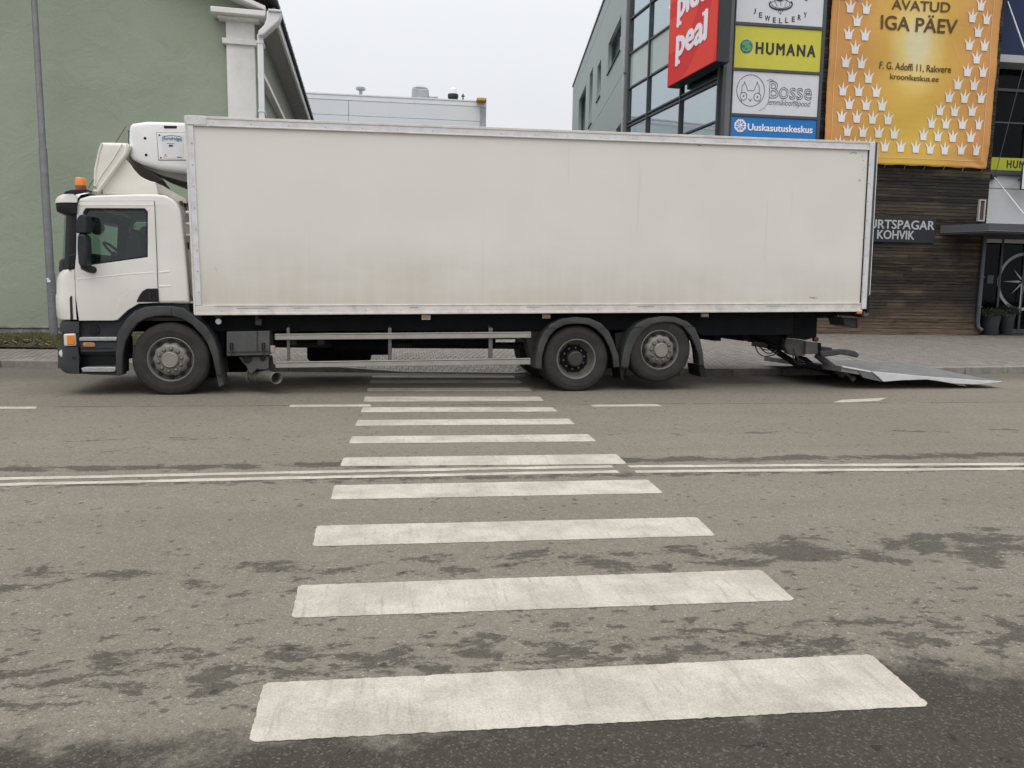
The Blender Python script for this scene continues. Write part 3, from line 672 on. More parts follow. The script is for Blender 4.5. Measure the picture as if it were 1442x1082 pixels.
B().box(xl, xr+.05, -.05, .03, wz-.05, wz+.095).build('base_board', M['slats'], wroot, bevel=.005)
B().box(xl, xr+.05, -.045, .03, TOP, TOP+.12).build('roof_edge', M['mullion'], wroot)
# corner downpipe with shoe
dpx = W(1380, 400, -.08)[0]; ztop = W(1386, 333, -.08)[1]
B().tube([(dpx+.02, -.09, ztop), (dpx+.02, -.09, wz+.42), (dpx+.04, -.11, wz+.26), (dpx+.10, -.22, wz+.16)], .062, 14).build('downpipe', M['mullion'], wroot)
for zq in (2.1, 1.2): B().box(dpx-.06, dpx+.10, -.16, 0, zq, zq+.03).build('pipe_bracket', M['mullion'], wroot)
x0, z1 = W(1380, 281, -.1); x1, z0 = W(1386, 312, -.1)
b = B().plate([(x0, z0), (x1+.01, z0), (x1+.01, z1), (x0, z1)], -.10, -.02, holes=[[(x0+.035, z0+.035), (x1-.025, z0+.035), (x1-.025, z1-.035), (x0+.035, z1-.035)]]); b.build('thermometer_frame', M['text_grey'], wroot)
B().box(x0+.03, x1-.02, -.06, -.02, z0+.03, z1-.03).build('thermometer_plate', M['steel_brown'], wroot)

# cafe name board
cs = empty('cafe_sign', (0, 22.0, 0), 0, label='dark slate name board with grey capital letters on the wood slats', cat='sign')
x1, z0 = W(1318, 343, -.1); x1, z1 = W(1318.5, 308, -.1)[0], W(1318.5, 308, -.1)[1]
x0 = W(1197, 320, -.1)[0]
B().box(x0, x1, -.10, -.03, z0, z1).build('board', M['slate_sign'], cs, bevel=.01)
b = B(); ta = W(1232.5, 324, -.1); tb = W(1315.5, 309, -.1); tc_ = W(1212, 309, -.1)
zA, zB = (W(1236, 322, -.1)[1]+W(1315, 324, -.1)[1])/2, (W(1236, 309.5, -.1)[1]+W(1315, 311.8, -.1)[1])/2
put_text(b, 'RTSPAGAR', W(1236, 324, -.1)[0], zA, W(1315.5, 320, -.1)[0], zB, -.102, bold=.022)
put_text(b, 'VU', W(1213, 324, -.1)[0], zA, W(1234, 320, -.1)[0], zB, -.102, bold=.022)
put_text(b, 'KOHVIK', W(1235, 337, -.1)[0], W(1260, 337, -.1)[1], W(1287, 337, -.1)[0], W(1260, 324.8, -.1)[1], -.102, bold=.022)
b.build('lettering', M['text_grey'], cs, smooth=0)

# gold banner with printed crowns
bn = empty('gold_banner', (0, 22.0, 0), 0, label='big gold vinyl banner printed with white crowns hanging on the slatted wall', cat='banner')
BY = -.14
bx0 = W(1160.5, 195, BY)[0]; bx1t = W(1413, 0, BY)[0]; bx1 = W(1389, 238, BY)[0]; bz0 = (W(1389, 238.5, BY)[1]+W(1240, 231, BY)[1])/2
bx0t = W(1174.4, 0, BY)[0]; bx0 = min(bx0, bx0t)
BAN_CX = W(1293, 60, BY)[0]; BAN_CZ = W(1293, 62, BY)[1]
M['banner'] = bannerm()
BTOP = 12.6
def ban_y(x, z):
    u = (x-bx0)/(bx1-bx0); e = math.exp(-(min(u, 1-u)/.05)**1)
    y = .030*math.sin(x*2.1+z*.9)+.018*math.sin(z*3.1-x*1.2)+.008*e*math.sin(z*6.0)
    # diagonal pull folds at the lower corners
    for cxn, sg in ((bx1, -1), (bx0, 1)):
        d = math.hypot(x-cxn, z-bz0); t = math.atan2(z-bz0, sg*(x-cxn)); y += -.035*math.exp(-(d/.8)**2)*math.cos(t*7)
    return BY+.0+y*.8
NX, NZ = 70, 110
b = B(); g = []
for i in range(NX+1):
    colv = []
    for j in range(NZ+1):
        u, v = i/NX, j/NZ; z = bz0+(BTOP-bz0)*v; xa = bx0; xb = bx1+(bx1t-bx1)*min(v*1.1, 1); x = xa+(xb-xa)*u
        zz_ = z+.010*math.sin(u*44) if j == 0 else z; xx = x+(.004*math.sin(v*140) if i in (0, NX) else 0)
        colv.append(b.bm.verts.new((xx, ban_y(x, z), zz_)))
    g.append(colv)
for i in range(NX):
    for j in range(NZ): b.bm.faces.new([g[i][j], g[i+1][j], g[i+1][j+1], g[i][j+1]])
o = b.build('vinyl_sheet', M['banner'], bn, smooth=180); sm = o.modifiers.new('thickness', 'SOLIDIFY'); sm.thickness = .004; sm.offset = 1
def drape(me_builder, off=.02):
    for v in me_builder.bm.verts: v.co.y = ban_y(v.co.x, v.co.z)-off-(.002 if v.co.y < BY else 0)
    return me_builder
CRN = [(167,35),(268,45),(210,122),(157,205),(258,215),(196,298),(140,382),(238,390),(180,475),(284,482),(125,560),(224,565),(331,572),(163,648),(268,655),(365,660),(113,730),(209,735),(308,742),(404,747),(150,820),(250,825),(348,830),(445,837),
       (100,900),(198,905),(295,905),(388,918),(486,922),(580,928),(673,934),(767,938),(873,938),(963,943),(994,25),(938,100),(1033,110),(978,192),(921,275),(1018,280),(965,362),(907,443),(1004,448),(848,525),(949,530),(797,605),(892,610),(995,612),
       (741,688),(833,693),(941,693),(687,768),(779,772),(881,775),(980,780),(632,848),(726,853),(820,858),(930,860),(222,-42),(120,-48),(1045,-60),(950,-65)]
b = B()
cw_, ch_ = .335, .40
for (qx, qy) in CRN:
    x, z = W(1160+qx/4.507, qy/4.507, BY)
    if qx > 955 and qy > 770: kx = .8
    else: kx = 1
    P = [(-.27, -.5), (.27, -.5), (.33, -.05), (.5, .24), (.30, .13), (.12, -.04), (.0, .5), (-.12, -.04), (-.30, .13), (-.5, .24), (-.33, -.05)]
    # concave spikes: fine outline
    b.plate([(x+px_*cw_*kx, z+pz_*ch_) for px_, pz_ in P], BY-.001, BY, bevel=0)
drape(b).build('printed_crowns', M['crown_white'], bn, smooth=0)
b = B()
def btext(s, tl, br, **kw):
    a = W(1160+tl[0]/4.507, tl[1]/4.507, BY); c = W(1160+br[0]/4.507, br[1]/4.507, BY); put_text(b, s, a[0], c[1], c[0], a[1], BY, **kw)
btext('AVATUD', (437, -5), (793, 84), bold=.020); drape(b).build('printed_heading', M['text_brown'], bn, smooth=0)
b = B(); btext('IGA PÄEV', (364, 78), (836, 219), bold=.020); drape(b).build('printed_heading', M['text_brown'], bn, smooth=0)
b = B(); btext('F. G. Adoffi 11, Rakvere', (352, 393), (803, 472), bold=.012); drape(b).build('printed_address', M['text_brown'], bn, smooth=0)
b = B(); btext('kroonikeskus.ee', (420, 468), (728, 522), bold=.012)
drape(b).build('printed_address', M['text_brown'], bn, smooth=0)
b = B(); m_ = .20; lw = .016
for (xa, xb, za, zb_) in ((bx0+m_, bx0+m_+lw, bz0+m_, BTOP), (bx1-m_-.02, bx1-m_-.02+lw, bz0+m_, BTOP), (bx0+m_, bx1-m_, bz0+m_, bz0+m_+lw)):
    n = 60
    for k in range(n):
        if xb-xa < .1: za_, zc = za+(zb_-za)*k/n, za+(zb_-za)*(k+1)/n; b.box(xa, xb, BY-.001, BY, za_, zc)
        else: xa_, xc = xa+(xb-xa)*k/n, xa+(xb-xa)*(k+1)/n; b.box(xa_, xc, BY-.001, BY, za, zb_)
drape(b).build('printed_border', M['cream_line'], bn, smooth=0)
b = B()
for k in range(9): x = bx0+.1+(bx1-bx0-.2)*k/8; b.tube([(x, BY-.01, bz0+.03), (x+.02, -.03, bz0-.08)], .006, 6)
b.build('lashing', M['white_pole'], bn, split=True)

# sign pylon (tenant panels)
pr = empty('sign_pylon', (0, 22.0, 0), 0, label='grey framed tower of stacked tenant sign panels left of the gold banner', cat='sign')
PY = -.25
def R4(tl, tr, bl, br):
    f = lambda p: W(930+p[0]/5.408, p[1]/5.408, PY); a, c, d_, e = f(tl), f(tr), f(bl), f(br)
    return ((a[0]+d_[0])/2, (c[0]+e[0])/2, (d_[1]+e[1])/2, (a[1]+c[1])/2)
panels = [('jewellery_panel', 'sign_white', R4((585, -170), (1250, -110), (580, 163), (1240, 210)), 'white panel with a ring drawing'), ('clothing_panel', 'sign_yellow', R4((580, 190), (1235, 238), (558, 512), (1215, 553)), 'yellow panel with a globe'),
          ('pet_shop_panel', 'sign_white', R4((555, 538), (1212, 577), (540, 860), (1188, 893)), 'white panel with a line drawn animal face'), ('reuse_centre_panel', 'sign_blue', R4((535, 882), (1185, 920), (525, 1200), (1172, 1240)), 'blue panel with white snowflake')]
X0 = min(p[2][0] for p in panels); X1 = max(p[2][1] for p in panels)
X0 = sum(p[2][0] for p in panels)/4; X1 = sum(p[2][1] for p in panels)/4
fl = W(1018, 100, PY)[0]; fr = W(1160, 100, PY)[0]
PT = panels[0][2][3]+1.6; PBm = panels[3][2][2]-3.2
B().box(X0-.02, X1+.02, PY+.04, .02, PBm, PT).build('core', M['dark_box'], pr)
b = B().box(fl, fl+.10, PY-.03, .0, PBm, PT); b.build('edge_post', M['mullion'], pr, bevel=.01)
B().box(fl+.102, X0-.035, PY+.0, .0, PBm, PT).build('edge_post', M['frame_grey'], pr, bevel=.01)
B().box(X0-.033, X0, PY-.03, .0, PBm, PT).build('edge_post', M['mullion'], pr, bevel=.008)
B().box(X1, fr-.03, PY-.03, .0, PBm, PT).build('edge_post', M['mullion'], pr, bevel=.01)
zs = [p[2] for p in panels]
for hi, lo in zip(panels, panels[1:]): B().box(X0, X1, PY-.028, PY+.04, lo[2][3]+.005, hi[2][2]-.005).build('cross_bar', M['mullion'], pr, bevel=.006)
B().box(X0, X1, PY-.028, PY+.04, panels[3][2][2]-.1, panels[3][2][2]-.005).build('cross_bar', M['mullion'], pr, bevel=.006)
P_obj = {}
for nm, mt, (a, c, d_, e), lab in panels:
    P_obj[nm] = B().box(X0+.004, X1-.004, PY, PY+.04, d_, e).build(nm, M[mt], pr, smooth=0, label=lab)
B().box(X0+.004, X1-.004, PY, PY+.04, PBm, panels[3][2][2]-.11).build('blank_panel', M['frame_grey'], pr, smooth=0)
B().box(X0+.004, X1-.004, PY, PY+.04, panels[0][2][3]+.02, PT).build('blank_panel', M['sign_white'], pr, smooth=0)
def S(p, y=PY): return W(930+p[0]/5.408, p[1]/5.408, y)
TY = PY-.004
# HUMANA
par = P_obj['clothing_panel']; b = B(); a, c = S((731, 322)), S((1176, 437)); put_text(b, 'HUMANA', a[0], c[1]+.0, c[0], a[1]-.0, TY, bold=.035, spacing=1.3)
b.build('lettering', M['ink'], par, smooth=0)
gx_, gz_ = S((655, 355)); gr = .185
B().lathe([(0, TY-.012), (gr*.6, TY-.010), (gr, TY)], 'y', 32, (gx_, 0, gz_)).build('globe', M['globe_blue'], par)
b = B(); rq = random.Random(9)
for (ox, oz, sx_, sz_) in ((-.05, .07, .09, .06), (.03, .10, .06, .04), (-.01, -.01, .05, .05), (.07, -.04, .06, .08), (-.09, -.09, .04, .05), (.0, -.12, .06, .03)):
    b.plate([(gx_+ox+sx_*math.cos(t)*(1+.3*rq.random()), gz_+oz+sz_*math.sin(t)*(1+.3*rq.random())) for t in np.linspace(0, 6.28, 11)[:-1]], TY-.0165-.002*rq.random(), TY-.009)
b.build('globe_continents', M['globe_green'], par, smooth=0)
def line(b, pts, r=.008, close=False, y=None):
    y = TY if y is None else y; q = [(*S(p),) for p in pts]
    if close: q.append(q[0])
    b.tube([(x, y, z) for x, z in q], r, 5); return b
def ell(cx, cz, rx_, rz_, t0=0, t1=360, n=28): return [(cx+rx_*math.cos(rad(t0+(t1-t0)*k/n)), cz-rz_*math.sin(rad(t0+(t1-t0)*k/n))) for k in range(n+1)]
# pet shop panel: circle, ears, eyes, nose
par = P_obj['pet_shop_panel']; b = B()
line(b, ell(687, 690, 106, 120)); line(b, ell(632, 733, 26, 30)); line(b, ell(738, 740, 27, 31)); line(b, [(618, 705), (622, 660), (641, 632), (655, 655), (664, 690), (712, 692), (724, 660), (738, 632), (752, 660), (753, 710)])
line(b, [(670, 752), (684, 768), (697, 754)]); line(b, [(684, 768), (684, 775)]); line(b, [(613, 762), (620, 780)]); line(b, [(757, 770), (754, 782)])
line(b, [(636, 640), (640, 620), (646, 640)], .006); line(b, [(733, 642), (738, 620), (742, 642)], .006)
for c_ in ((632, 733), (738, 740)): x, z = S(c_); b.disc(.024, TY-.002, 'y', 14, (x, 0, z))
b.build('drawing', M['line_grey'], par, smooth=0)
b = B(); a, c = S((832, 618)), S((1150, 768)); put_text(b, 'Bosse', a[0], c[1], c[0], a[1], TY, outline=.016)
line(b, [(812, 618), (835, 606), (862, 615)], .007); line(b, [(1010, 770), (1040, 778), (1052, 740)], .007)
b.build('lettering', M['line_grey'], par, smooth=0)
b = B(); a, c = S((815, 755)), S((1142, 830)); put_text(b, 'lemmikloomapood', a[0], c[1], c[0], a[1], TY, shear=.35); line(b, [(815, 790), (790, 825), (750, 845)], .005)
b.build('small_lettering', M['line_grey'], par, smooth=0)
# jewellery
par = P_obj['jewellery_panel']; b = B()
for ch, (qx, qy) in zip('JEWELLERY', ((718, 86), (763, 116), (815, 141), (868, 154), (915, 158), (962, 156), (1012, 148), (1058, 135), (1102, 116))):
    x, z = S((qx, qy)); hw = {'W': .075, 'J': .03}.get(ch, .044); put_text(b, ch, x-hw, z-.068, x+hw, z+.068, TY, bold=.02)
b.build('lettering', M['ink'], par, smooth=0)
b = B()
for k in range(3): line(b, ell(917, 34, 88-k*2, 44-k*3, 150, 390), .016-.003*k)
line(b, ell(917, 30, 70, 34), .008); line(b, [(893, 78), (913, 110), (937, 78)], .006); line(b, [(913, 80), (913, 110)], .005); line(b, [(917, 0), (917, 48)], .006); line(b, [(870, 8), (890, 50)], .006); line(b, [(965, 8), (945, 50)], .006)
line(b, ell(910, -8, 25, 14), .02); line(b, ell(1110, 0, 8, 5), .012)
b.build('ring_drawing', M['ink'], par, smooth=0)
# reuse centre
par = P_obj['reuse_centre_panel']; b = B(); a, c = S((667, 942)), S((1155, 1016)); put_text(b, 'Uuskasutuskeskus', a[0], c[1], c[0], a[1], TY, bold=.03)
x, z = S((607, 958)); R_ = .17
for k in range(8):
    t = k*math.pi/4; ux_, uz_ = math.cos(t), math.sin(t); b.tube([(x, TY, z), (x+ux_*R_, TY, z+uz_*R_)], .012, 5)
    b.disc(.036, TY-.003, 'y', 8, (x+ux_*R_*.85, 0, z+uz_*R_*.85)); b.disc(.026, TY-.003, 'y', 4, (x+ux_*R_*.45, 0, z+uz_*R_*.45))
    t2 = t+math.pi/8; b.disc(.034, TY-.003, 'y', 8, (x+math.cos(t2)*R_*.9, 0, z+math.sin(t2)*R_*.9))
b.build('lettering', M['text_white'], par, smooth=0)

# ================================================================== GLASS-FRONTED BUILDING with red box sign
gp = W(1016, 100, -.1)[0]
GF = Frame(gp, 21.9, 90+6.9-180); G = GF.at        # local x runs towards the street, outside is to the left
groot = empty('glass_front_building', (gp, 21.9, 0), GF.a, label='shopping centre with glass grid front and green grey panel wall', cat='building')
gs_far = G(887.5, 120)[0]
tr = [G(886+.5, y)[1] for y in (173.4, 126.6, 80.4, 30.5)]; dz = (tr[3]-tr[0])/3
v2 = G(916.5, 80)[0]; v3 = G(961, 135)[0]
levels = [tr[0]-4*dz*0.98+k*dz for k in range(0, 9)]
za_ = tr[0]; levels = [za_+dz*k for k in range(-4, 5)]
vs_x = [gs_far, v2, v3, -.02]
mw = .055
b_ = None
for x in vs_x: B().box(x-mw/2, x+mw/2, -.10, .06, .3, levels[-1]+.03).build('mullion', M['mullion'], groot)
for i, z in enumerate(levels):
    t = .05 if i != 4 else .05
    for xa, xb in zip(vs_x, vs_x[1:]): B().box(xa+mw/2, xb-mw/2, -.08, .06, z-t/2, z+t/2).build('transom', M['mullion'], groot)
for xa, xb in zip(vs_x, vs_x[1:]): B().box(xa+mw/2, xb-mw/2, -.08, .06, za_-.15, za_-.10).build('transom', M['mullion'], groot)
for ci, (xa, xb) in enumerate(zip(vs_x, vs_x[1:])):
    for i, (z0, z1) in enumerate(zip(levels, levels[1:])):
        z1_ = z1-.13 if i == 3 else z1
        green = (i == 5 and ci < 2)
        mt = M['pane_green'] if green else M['pane']
        B().box(xa+mw/2, xb-mw/2, -.02, -.005, z0+.025, z1_-.025 if i != 3 else z1-.15).build('pane', mt, groot, smooth=0)
        if i == 3: B().box(xa+mw/2, xb-mw/2, -.02, -.005, z1-.10, z1-.025).build('pane', M['mullion'], groot, smooth=0)
# interior: floors, back wall, strip lights
for z in (levels[0]-.9, za_-.16, za_+3*dz+.4): B().box(gs_far+.05, -.1, .10, 8.5, z-.16, z+.02).build('floor_slab', M['mid_int'], groot, smooth=0)
B().box(gs_far+.05, -.1, 6.5, 6.6, .2, levels[-1]).build('inner_wall', M['mid_int'], groot, smooth=0)
for z in (za_-.22,  za_+3*dz+.2):
    for y in (.9, 2.3, 3.7):
        for x in (gs_far+1.0, gs_far+3.0, gs_far+5.2): B().box(x, x+1.3, y, y+.06, z-.06, z-.02).build('strip_light', M['tube_light'], groot, smooth=0)
B().box(-1.5, -.9, .12, .14, za_-2.0, za_-.3).build('window_poster', M['sign_yellow'], groot, smooth=0)
B().box(gs_far-.02, 0, .02, 9, levels[-1]+.03, levels[-1]+.4).build('roof_edge', M['mullion'], groot)
# green wall continuing behind
GW = Frame(*GF.world(gs_far-.03, -.10, 0)[:2], 90-7.0-180); gang = GW.a-GF.a
def gwp(px, py, v=0): return GW.at(px, py, v)
goff = GF.world(gs_far-.03, -.10, 0)
gw_root = empty('green_panel_wing', goff, GW.a, label='green grey panelled wing with tall narrow window openings left of the glass front', cat='building')
roofz = (gwp(807.5, 122)[1]+gwp(850, 0)[1])/2; farx = gwp(806.5, 140)[0]
cc_ = lambda qx, qy: gwp(800+qx/5.41, qy/5.41)
seam1 = (cc_(455, 510)[1]+cc_(175, 975)[1])/2; seam2 = (cc_(340, 0)[1]+cc_(40, 700)[1])/2; vj = cc_(175, 345)[0]
def wrect(tl, bl, tr_, br_):
    a, c, d_, e = cc_(*tl), cc_(*bl), cc_(*tr_), cc_(*br_); return ((a[0]+c[0])/2, (d_[0]+e[0])/2, (c[1]+e[1])/2, (a[1]+d_[1])/2)
w1 = wrect((310, 330), (297, 590), (408, 110), (398, 385)); w2 = wrect((225, 505), (215, 790), (255, 445), (243, 740)); w3 = wrect((160, 575), (160, 985), (187, 525), (180, 985)); w4 = wrect((80, 770), (80, 985), (133, 655), (133, 985))
w5 = (cc_(365, 990)[0], cc_(408, 925)[0], seam1-2.6, (cc_(365, 990)[1]+cc_(408, 925)[1])/2)
w3 = (w3[0], w3[1], seam1+.25, w3[3]); w4 = (w4[0], w4[1], seam1+.25, w4[3])
def rect(r): return [(r[0], r[2]), (r[1], r[2]), (r[1], r[3]), (r[0], r[3])]
gj = .012
def gpanel(x0, x1, z0, z1, hs=()):
    hs = [h for h in hs if h[0] > x0 and h[1] < x1 and h[2] > z0 and h[3] < z1]
    B().plate([(x0+gj, z0+gj), (x1-gj, z0+gj), (x1-gj, z1-gj), (x0+gj, z1-gj)], 0, .30, holes=[rect(h) for h in hs]).build('wall_panel', M['green_panel'], gw_root, smooth=0)
mid = [w1, w2, w3, w4]
gpanel(vj, -.35, seam2, roofz-.06); gpanel(farx, vj, seam2, roofz-.06)
splits = sorted([farx, vj, -.35])
# a window crossing a joint belongs to the larger panel
gpanel(farx, -.35, seam1, seam2, mid)
gpanel(farx, -.35, .3, seam1, [w5])
B().box(-.34, 0, -.03, .3, .3, roofz-.06).build('corner_panel', M['frame_grey'], gw_root)
B().tube([(-.22, -.10, .3), (-.22, -.10, roofz)], .055, 10).build('downpipe', M['unit_grey'], gw_root)
for k in range(6): z = 1.5+k*2.6; B().box(-.30, -.14, -.13, .0, z, z+.05).build('pipe_bracket', M['frame_grey'], gw_root)
B().box(farx-.1, .02, -.05, 9, roofz-.055, roofz+.05).build('roof_edge', M['frame_grey'], gw_root)
B().box(farx+.02, -.1, .8, 9, .3, roofz-.1).build('core', M['mid_int'], gw_root, smooth=0)
B().box(farx, farx+.01, 0.0, 9, .3, roofz-.06).build('end_wall', M['green_panel'], gw_root, smooth=0)
for h in (w1, w2, w3, w4, w5):
    x0, x1, z0, z1 = h
    f = B().plate(rect(h), .20, .26, holes=[[(x0+.07, z0+.07), (x1-.07, z0+.07), (x1-.07, z1-.07), (x0+.07, z1-.07)]]).build('window', M['mullion'], gw_root, smooth=0)
    B().box(x0+.06, x1-.06, .235, .245, z0+.06, z1-.06).build('pane', M['pane'], f, smooth=0)
    if h in (w1, w4, w5): B().box((x0+x1)/2-.03, (x0+x1)/2+.03, .19, .25, z0+.06, z1-.06).build('window_bar', M['mullion'], f, smooth=0)
    if h in (w1, w4): B().box(x0+(x1-x0)*.45, x1-.08, .225, .232, z0+.08, z1-.3).build('sky_reflection', M['sign_white'], f, smooth=0)  # white plate standing in for the bright sky reflected in the pane
    B().box(x0, x1, -.06, .20, z0+.005, z0+.03).build('sill', M['mullion'], f, smooth=0)

# red box sign hung in front of the glass
ro = -.55
x0s, x1s = G(940.2, 100, ro)[0], G(1009.5, 60, ro)[0]
zb_ = (G(940.2, 125.7, ro)[1]+G(1008.6, 84, ro)[1])/2; zt_ = zb_+4.6
rb = empty('red_box_sign', (gp, 21.9, 0), GF.a, label='deep red box sign with white curly lettering hung on the glass front', cat='sign')
B().box(x0s, x1s, ro+.02, ro+.40, zb_, zt_).build('casing', M['dark_box'], rb, bevel=.01)
B().box(x0s+.02, x1s-.02, ro-.004, ro+.019, zb_+.02, zt_-.02).build('face', M['sign_red'], rb, smooth=0)
H_ = lambda qx, qy: G(930+qx/13.52, qy/13.52, ro)
wd, ht = x1s-x0s, zt_-zb_
b = B()
def arc_band(cx, cz, r0, r1, y):
    pts = []
    def clipx(p): return (min(max(p[0], x0s+.03), x1s-.03), min(max(p[1], zb_+.03), zt_-.03))
    n = 40
    for k in range(n):
        t0, t1 = 2*math.pi*k/n, 2*math.pi*(k+1)/n
        P = [(cx+r0*math.cos(t0), cz+r0*math.sin(t0)), (cx+r1*math.cos(t0), cz+r1*math.sin(t0)), (cx+r1*math.cos(t1), cz+r1*math.sin(t1)), (cx+r0*math.cos(t1), cz+r0*math.sin(t1))]
        Q_ = [clipx(p) for p in P]
        ar = abs(sum(Q_[i][0]*Q_[(i+1) % 4][1]-Q_[(i+1) % 4][0]*Q_[i][1] for i in range(4)))/2
        if ar > 1e-3: b.quad([(p[0], y, p[1]) for p in Q_])
arc_band(x0s+wd*.10, zb_+ht*.62, .9, 1.9, ro-.006); arc_band(x0s+wd*.1, zb_+ht*.62, 0, .45, ro-.006); arc_band(x0s-.2, zb_+ht*.62, 3.05, 4.2, ro-.006)
b.build('paler_rings', M['sign_red2'], rb, smooth=0)
b = B()
a1 = H_(320, 1010); e1 = H_(890, 640)
def serif_text(b, s, tl, br, y):
    a, c = tl, br; put_text(b, s, a[0], c[1], c[0], a[1], y, bold=.05, shear=.0, spacing=1.0)
# 'peal': x-height box measured on the face
px0, px1 = H_(318, 900)[0], H_(890, 400)[0]
base_z = (H_(520, 905)[1]+H_(830, 715)[1]+H_(650, 825)[1])/3; top_l = H_(890, 190)[1]; desc = H_(345, 1230)[1]
put_text(b, 'peal', px0, desc, px1, top_l, ro-.012, bold=.045)
def slab(x, z, w_=.16, h=.07): b.box(x-w_/2, x+w_/2, ro-.018, ro-.008, z, z+h)
wt_ = px1-px0
slab(px0+.09, desc, .30, .10); slab(px1-.10, base_z, .30, .09); slab(px1-.16, top_l-.09, .22, .09); slab(px0+.05, base_z+(top_l-base_z)*.60, .2, .09)
dzz = G(964, 35, ro)[1]-G(964, 94, ro)[1]
put_text(b, 'pidu', px0, desc+dzz*.92, px1, top_l+dzz*.92, ro-.012, bold=.045); slab(px0+.09, desc+dzz*.92, .30, .10)
b.build('lettering', M['text_white'], rb, smooth=0)
for x in (x0s+.4, x1s-.4): B().box(x-.04, x+.04, ro+.40, -.08, zb_+.10, zb_+.20).build('bracket', M['mullion'], rb)

# ================================================================== SHOP FRONT in the recess, canopy, pots
SF = Frame(0, 23.0, 0); K = SF.at
sroot2 = empty('shop_front', (0, 23.0, 0), 0, label='recessed shop front with white wall band and dark glazed doors at the right edge', cat='building')
sx0 = xr+.021; sx1 = xr+9
zg = walk_z(18, 23)
z_wb, z_wt = K(1415, 320)[1], K(1415, 247.5)[1]
B().box(sx0, sx1, .0, .3, z_wb-.5, z_wt).build('white_wall', M['panel_white'], sroot2, smooth=0)
B().box(sx0, sx1, -.008, -.001, K(1415, 266.3)[1], K(1415, 265.5)[1]).build('panel_joint', M['frame_grey'], sroot2, smooth=0)
B().box(sx0, sx1, -.10, .3, z_wt, K(1415, 240.5)[1]).build('sill', M['mullion'], sroot2, bevel=.01)
z_l0, z_l1 = K(1415, 240)[1], K(1415, 222.5)[1]
B().box(sx0+.02, sx1, -.02, .05, z_l0, z_l1).build('lime_strip', M['lime'], sroot2, smooth=0)
b = B(); put_text(b, 'HUMANA', K(1417, 235)[0], K(1430, 237)[1], K(1468, 236)[0], K(1430, 226.5)[1], -.024, bold=.03, spacing=1.2); b.build('lettering', M['ink'], sroot2, smooth=0)
zsoff = K(1425, 97)[1]
B().box(sx0+.02, sx1, .05, .06, z_l1, zsoff).build('upper_pane', M['pane_dark'], sroot2, smooth=0)
B().box(sx0, sx1, -.03, .08, K(1415, 129)[1], K(1415, 125)[1]).build('transom', M['mullion'], sroot2)
B().box(sx0, sx1, -.01, .08, K(1415, 174)[1], K(1415, 172)[1]).build('transom', M['mullion'], sroot2)
for k in range(5): B().box(sx0+k*1.9, sx0+.06+k*1.9, -.02, .08, z_l1, zsoff).build('mullion', M['mullion'], sroot2)
B().box(sx0, sx1, 4, 4.1, zg, 13).build('inner_wall', M['dark_int'], sroot2, smooth=0)
B().box(sx0, sx1, .31, 4, z_wt-.5, z_wt-.3).build('floor_slab', M['mid_int'], sroot2, smooth=0)
# upper navy bay with pale soffit
zn = K(1411, 94, -.1)[1]
B().prism([(sx0+.06, zsoff+.22), (sx1, zsoff+.22), (sx1, 13), (sx0+.06, 13)], -.55, .3).build('navy_bay', M['navy'], sroot2, smooth=0)
b = B(); p = [(sx0+.05, -.02, zsoff), (sx1, -.75, zsoff+.22*0), (sx1, .3, zsoff), (sx0+.05, .3, zsoff)]; b.box(sx0+.04, sx1, -.60, .3, zsoff, zsoff+.215); b.build('soffit', M['text_grey'], sroot2, smooth=0)
# ground floor doors
zc = K(1415, 333)[1]
B().box(sx0, sx1, .02, .10, zc-.02, zc+.4).build('door_head', M['mullion'], sroot2)
dxs = [sx0+.02, K(1407, 400)[0], K(1439.5, 400)[0], K(1439.5, 400)[0]+1.0, K(1439.5, 400)[0]+2.0]
for x in dxs: B().box(x-.035, x+.035, -.02, .08, zg, zc).build('door_post', M['mullion'], sroot2)
for xa, xb in zip(dxs, dxs[1:]):
    B().box(xa+.035, xb-.035, .02, .03, zg+.14, zc).build('door_pane', M['pane_dark'], sroot2, smooth=0)
    B().box(xa+.035, xb-.035, -.01, .06, zg, zg+.14).build('door_rail', M['mullion'], sroot2)
B().box(dxs[2]-.10, dxs[2]-.075, -.09, -.06, zg+.7, zg+1.6).build('door_handle', M['alu'], sroot2)
sx_, sz_ = K(1441, 397, .015); rx_ = abs(K(1406, 397, .015)[0]-sx_); rz_ = abs(K(1441, 354, .015)[1]-sz_); rr_ = (rx_+rz_)/2
b = B(); n = 48
for k in range(n):
    t0, t1 = 2*math.pi*k/n, 2*math.pi*(k+1)/n; o_, i_ = rr_, rr_*.90
    b.quad([(sx_+i_*math.cos(t0), .012, sz_+i_*math.sin(t0)), (sx_+o_*math.cos(t0), .012, sz_+o_*math.sin(t0)), (sx_+o_*math.cos(t1), .012, sz_+o_*math.sin(t1)), (sx_+i_*math.cos(t1), .012, sz_+i_*math.sin(t1))])
for k in range(8):
    t = k*math.pi/4+(.0); L_ = rr_*(.78 if k % 2 == 0 else .62); c0_, s0_ = math.cos(t), math.sin(t)
    b.quad([(sx_+.05*c0_, .010, sz_+.05*s0_), (sx_+L_*.25*c0_-.035*s0_, .010, sz_+L_*.25*s0_+.035*c0_), (sx_+L_*c0_, .010, sz_+L_*s0_), (sx_+L_*.25*c0_+.035*s0_, .010, sz_+L_*.25*s0_-.035*c0_)])
b.fixn = False; b.build('star_transfer', M['text_grey'], sroot2, smooth=0)
x, z = K(1394, 393, 0); B().box(x-.09, x+.13, .0, .012, z-.14, z+.12).build('door_notice', M['line_grey'], sroot2, smooth=0)
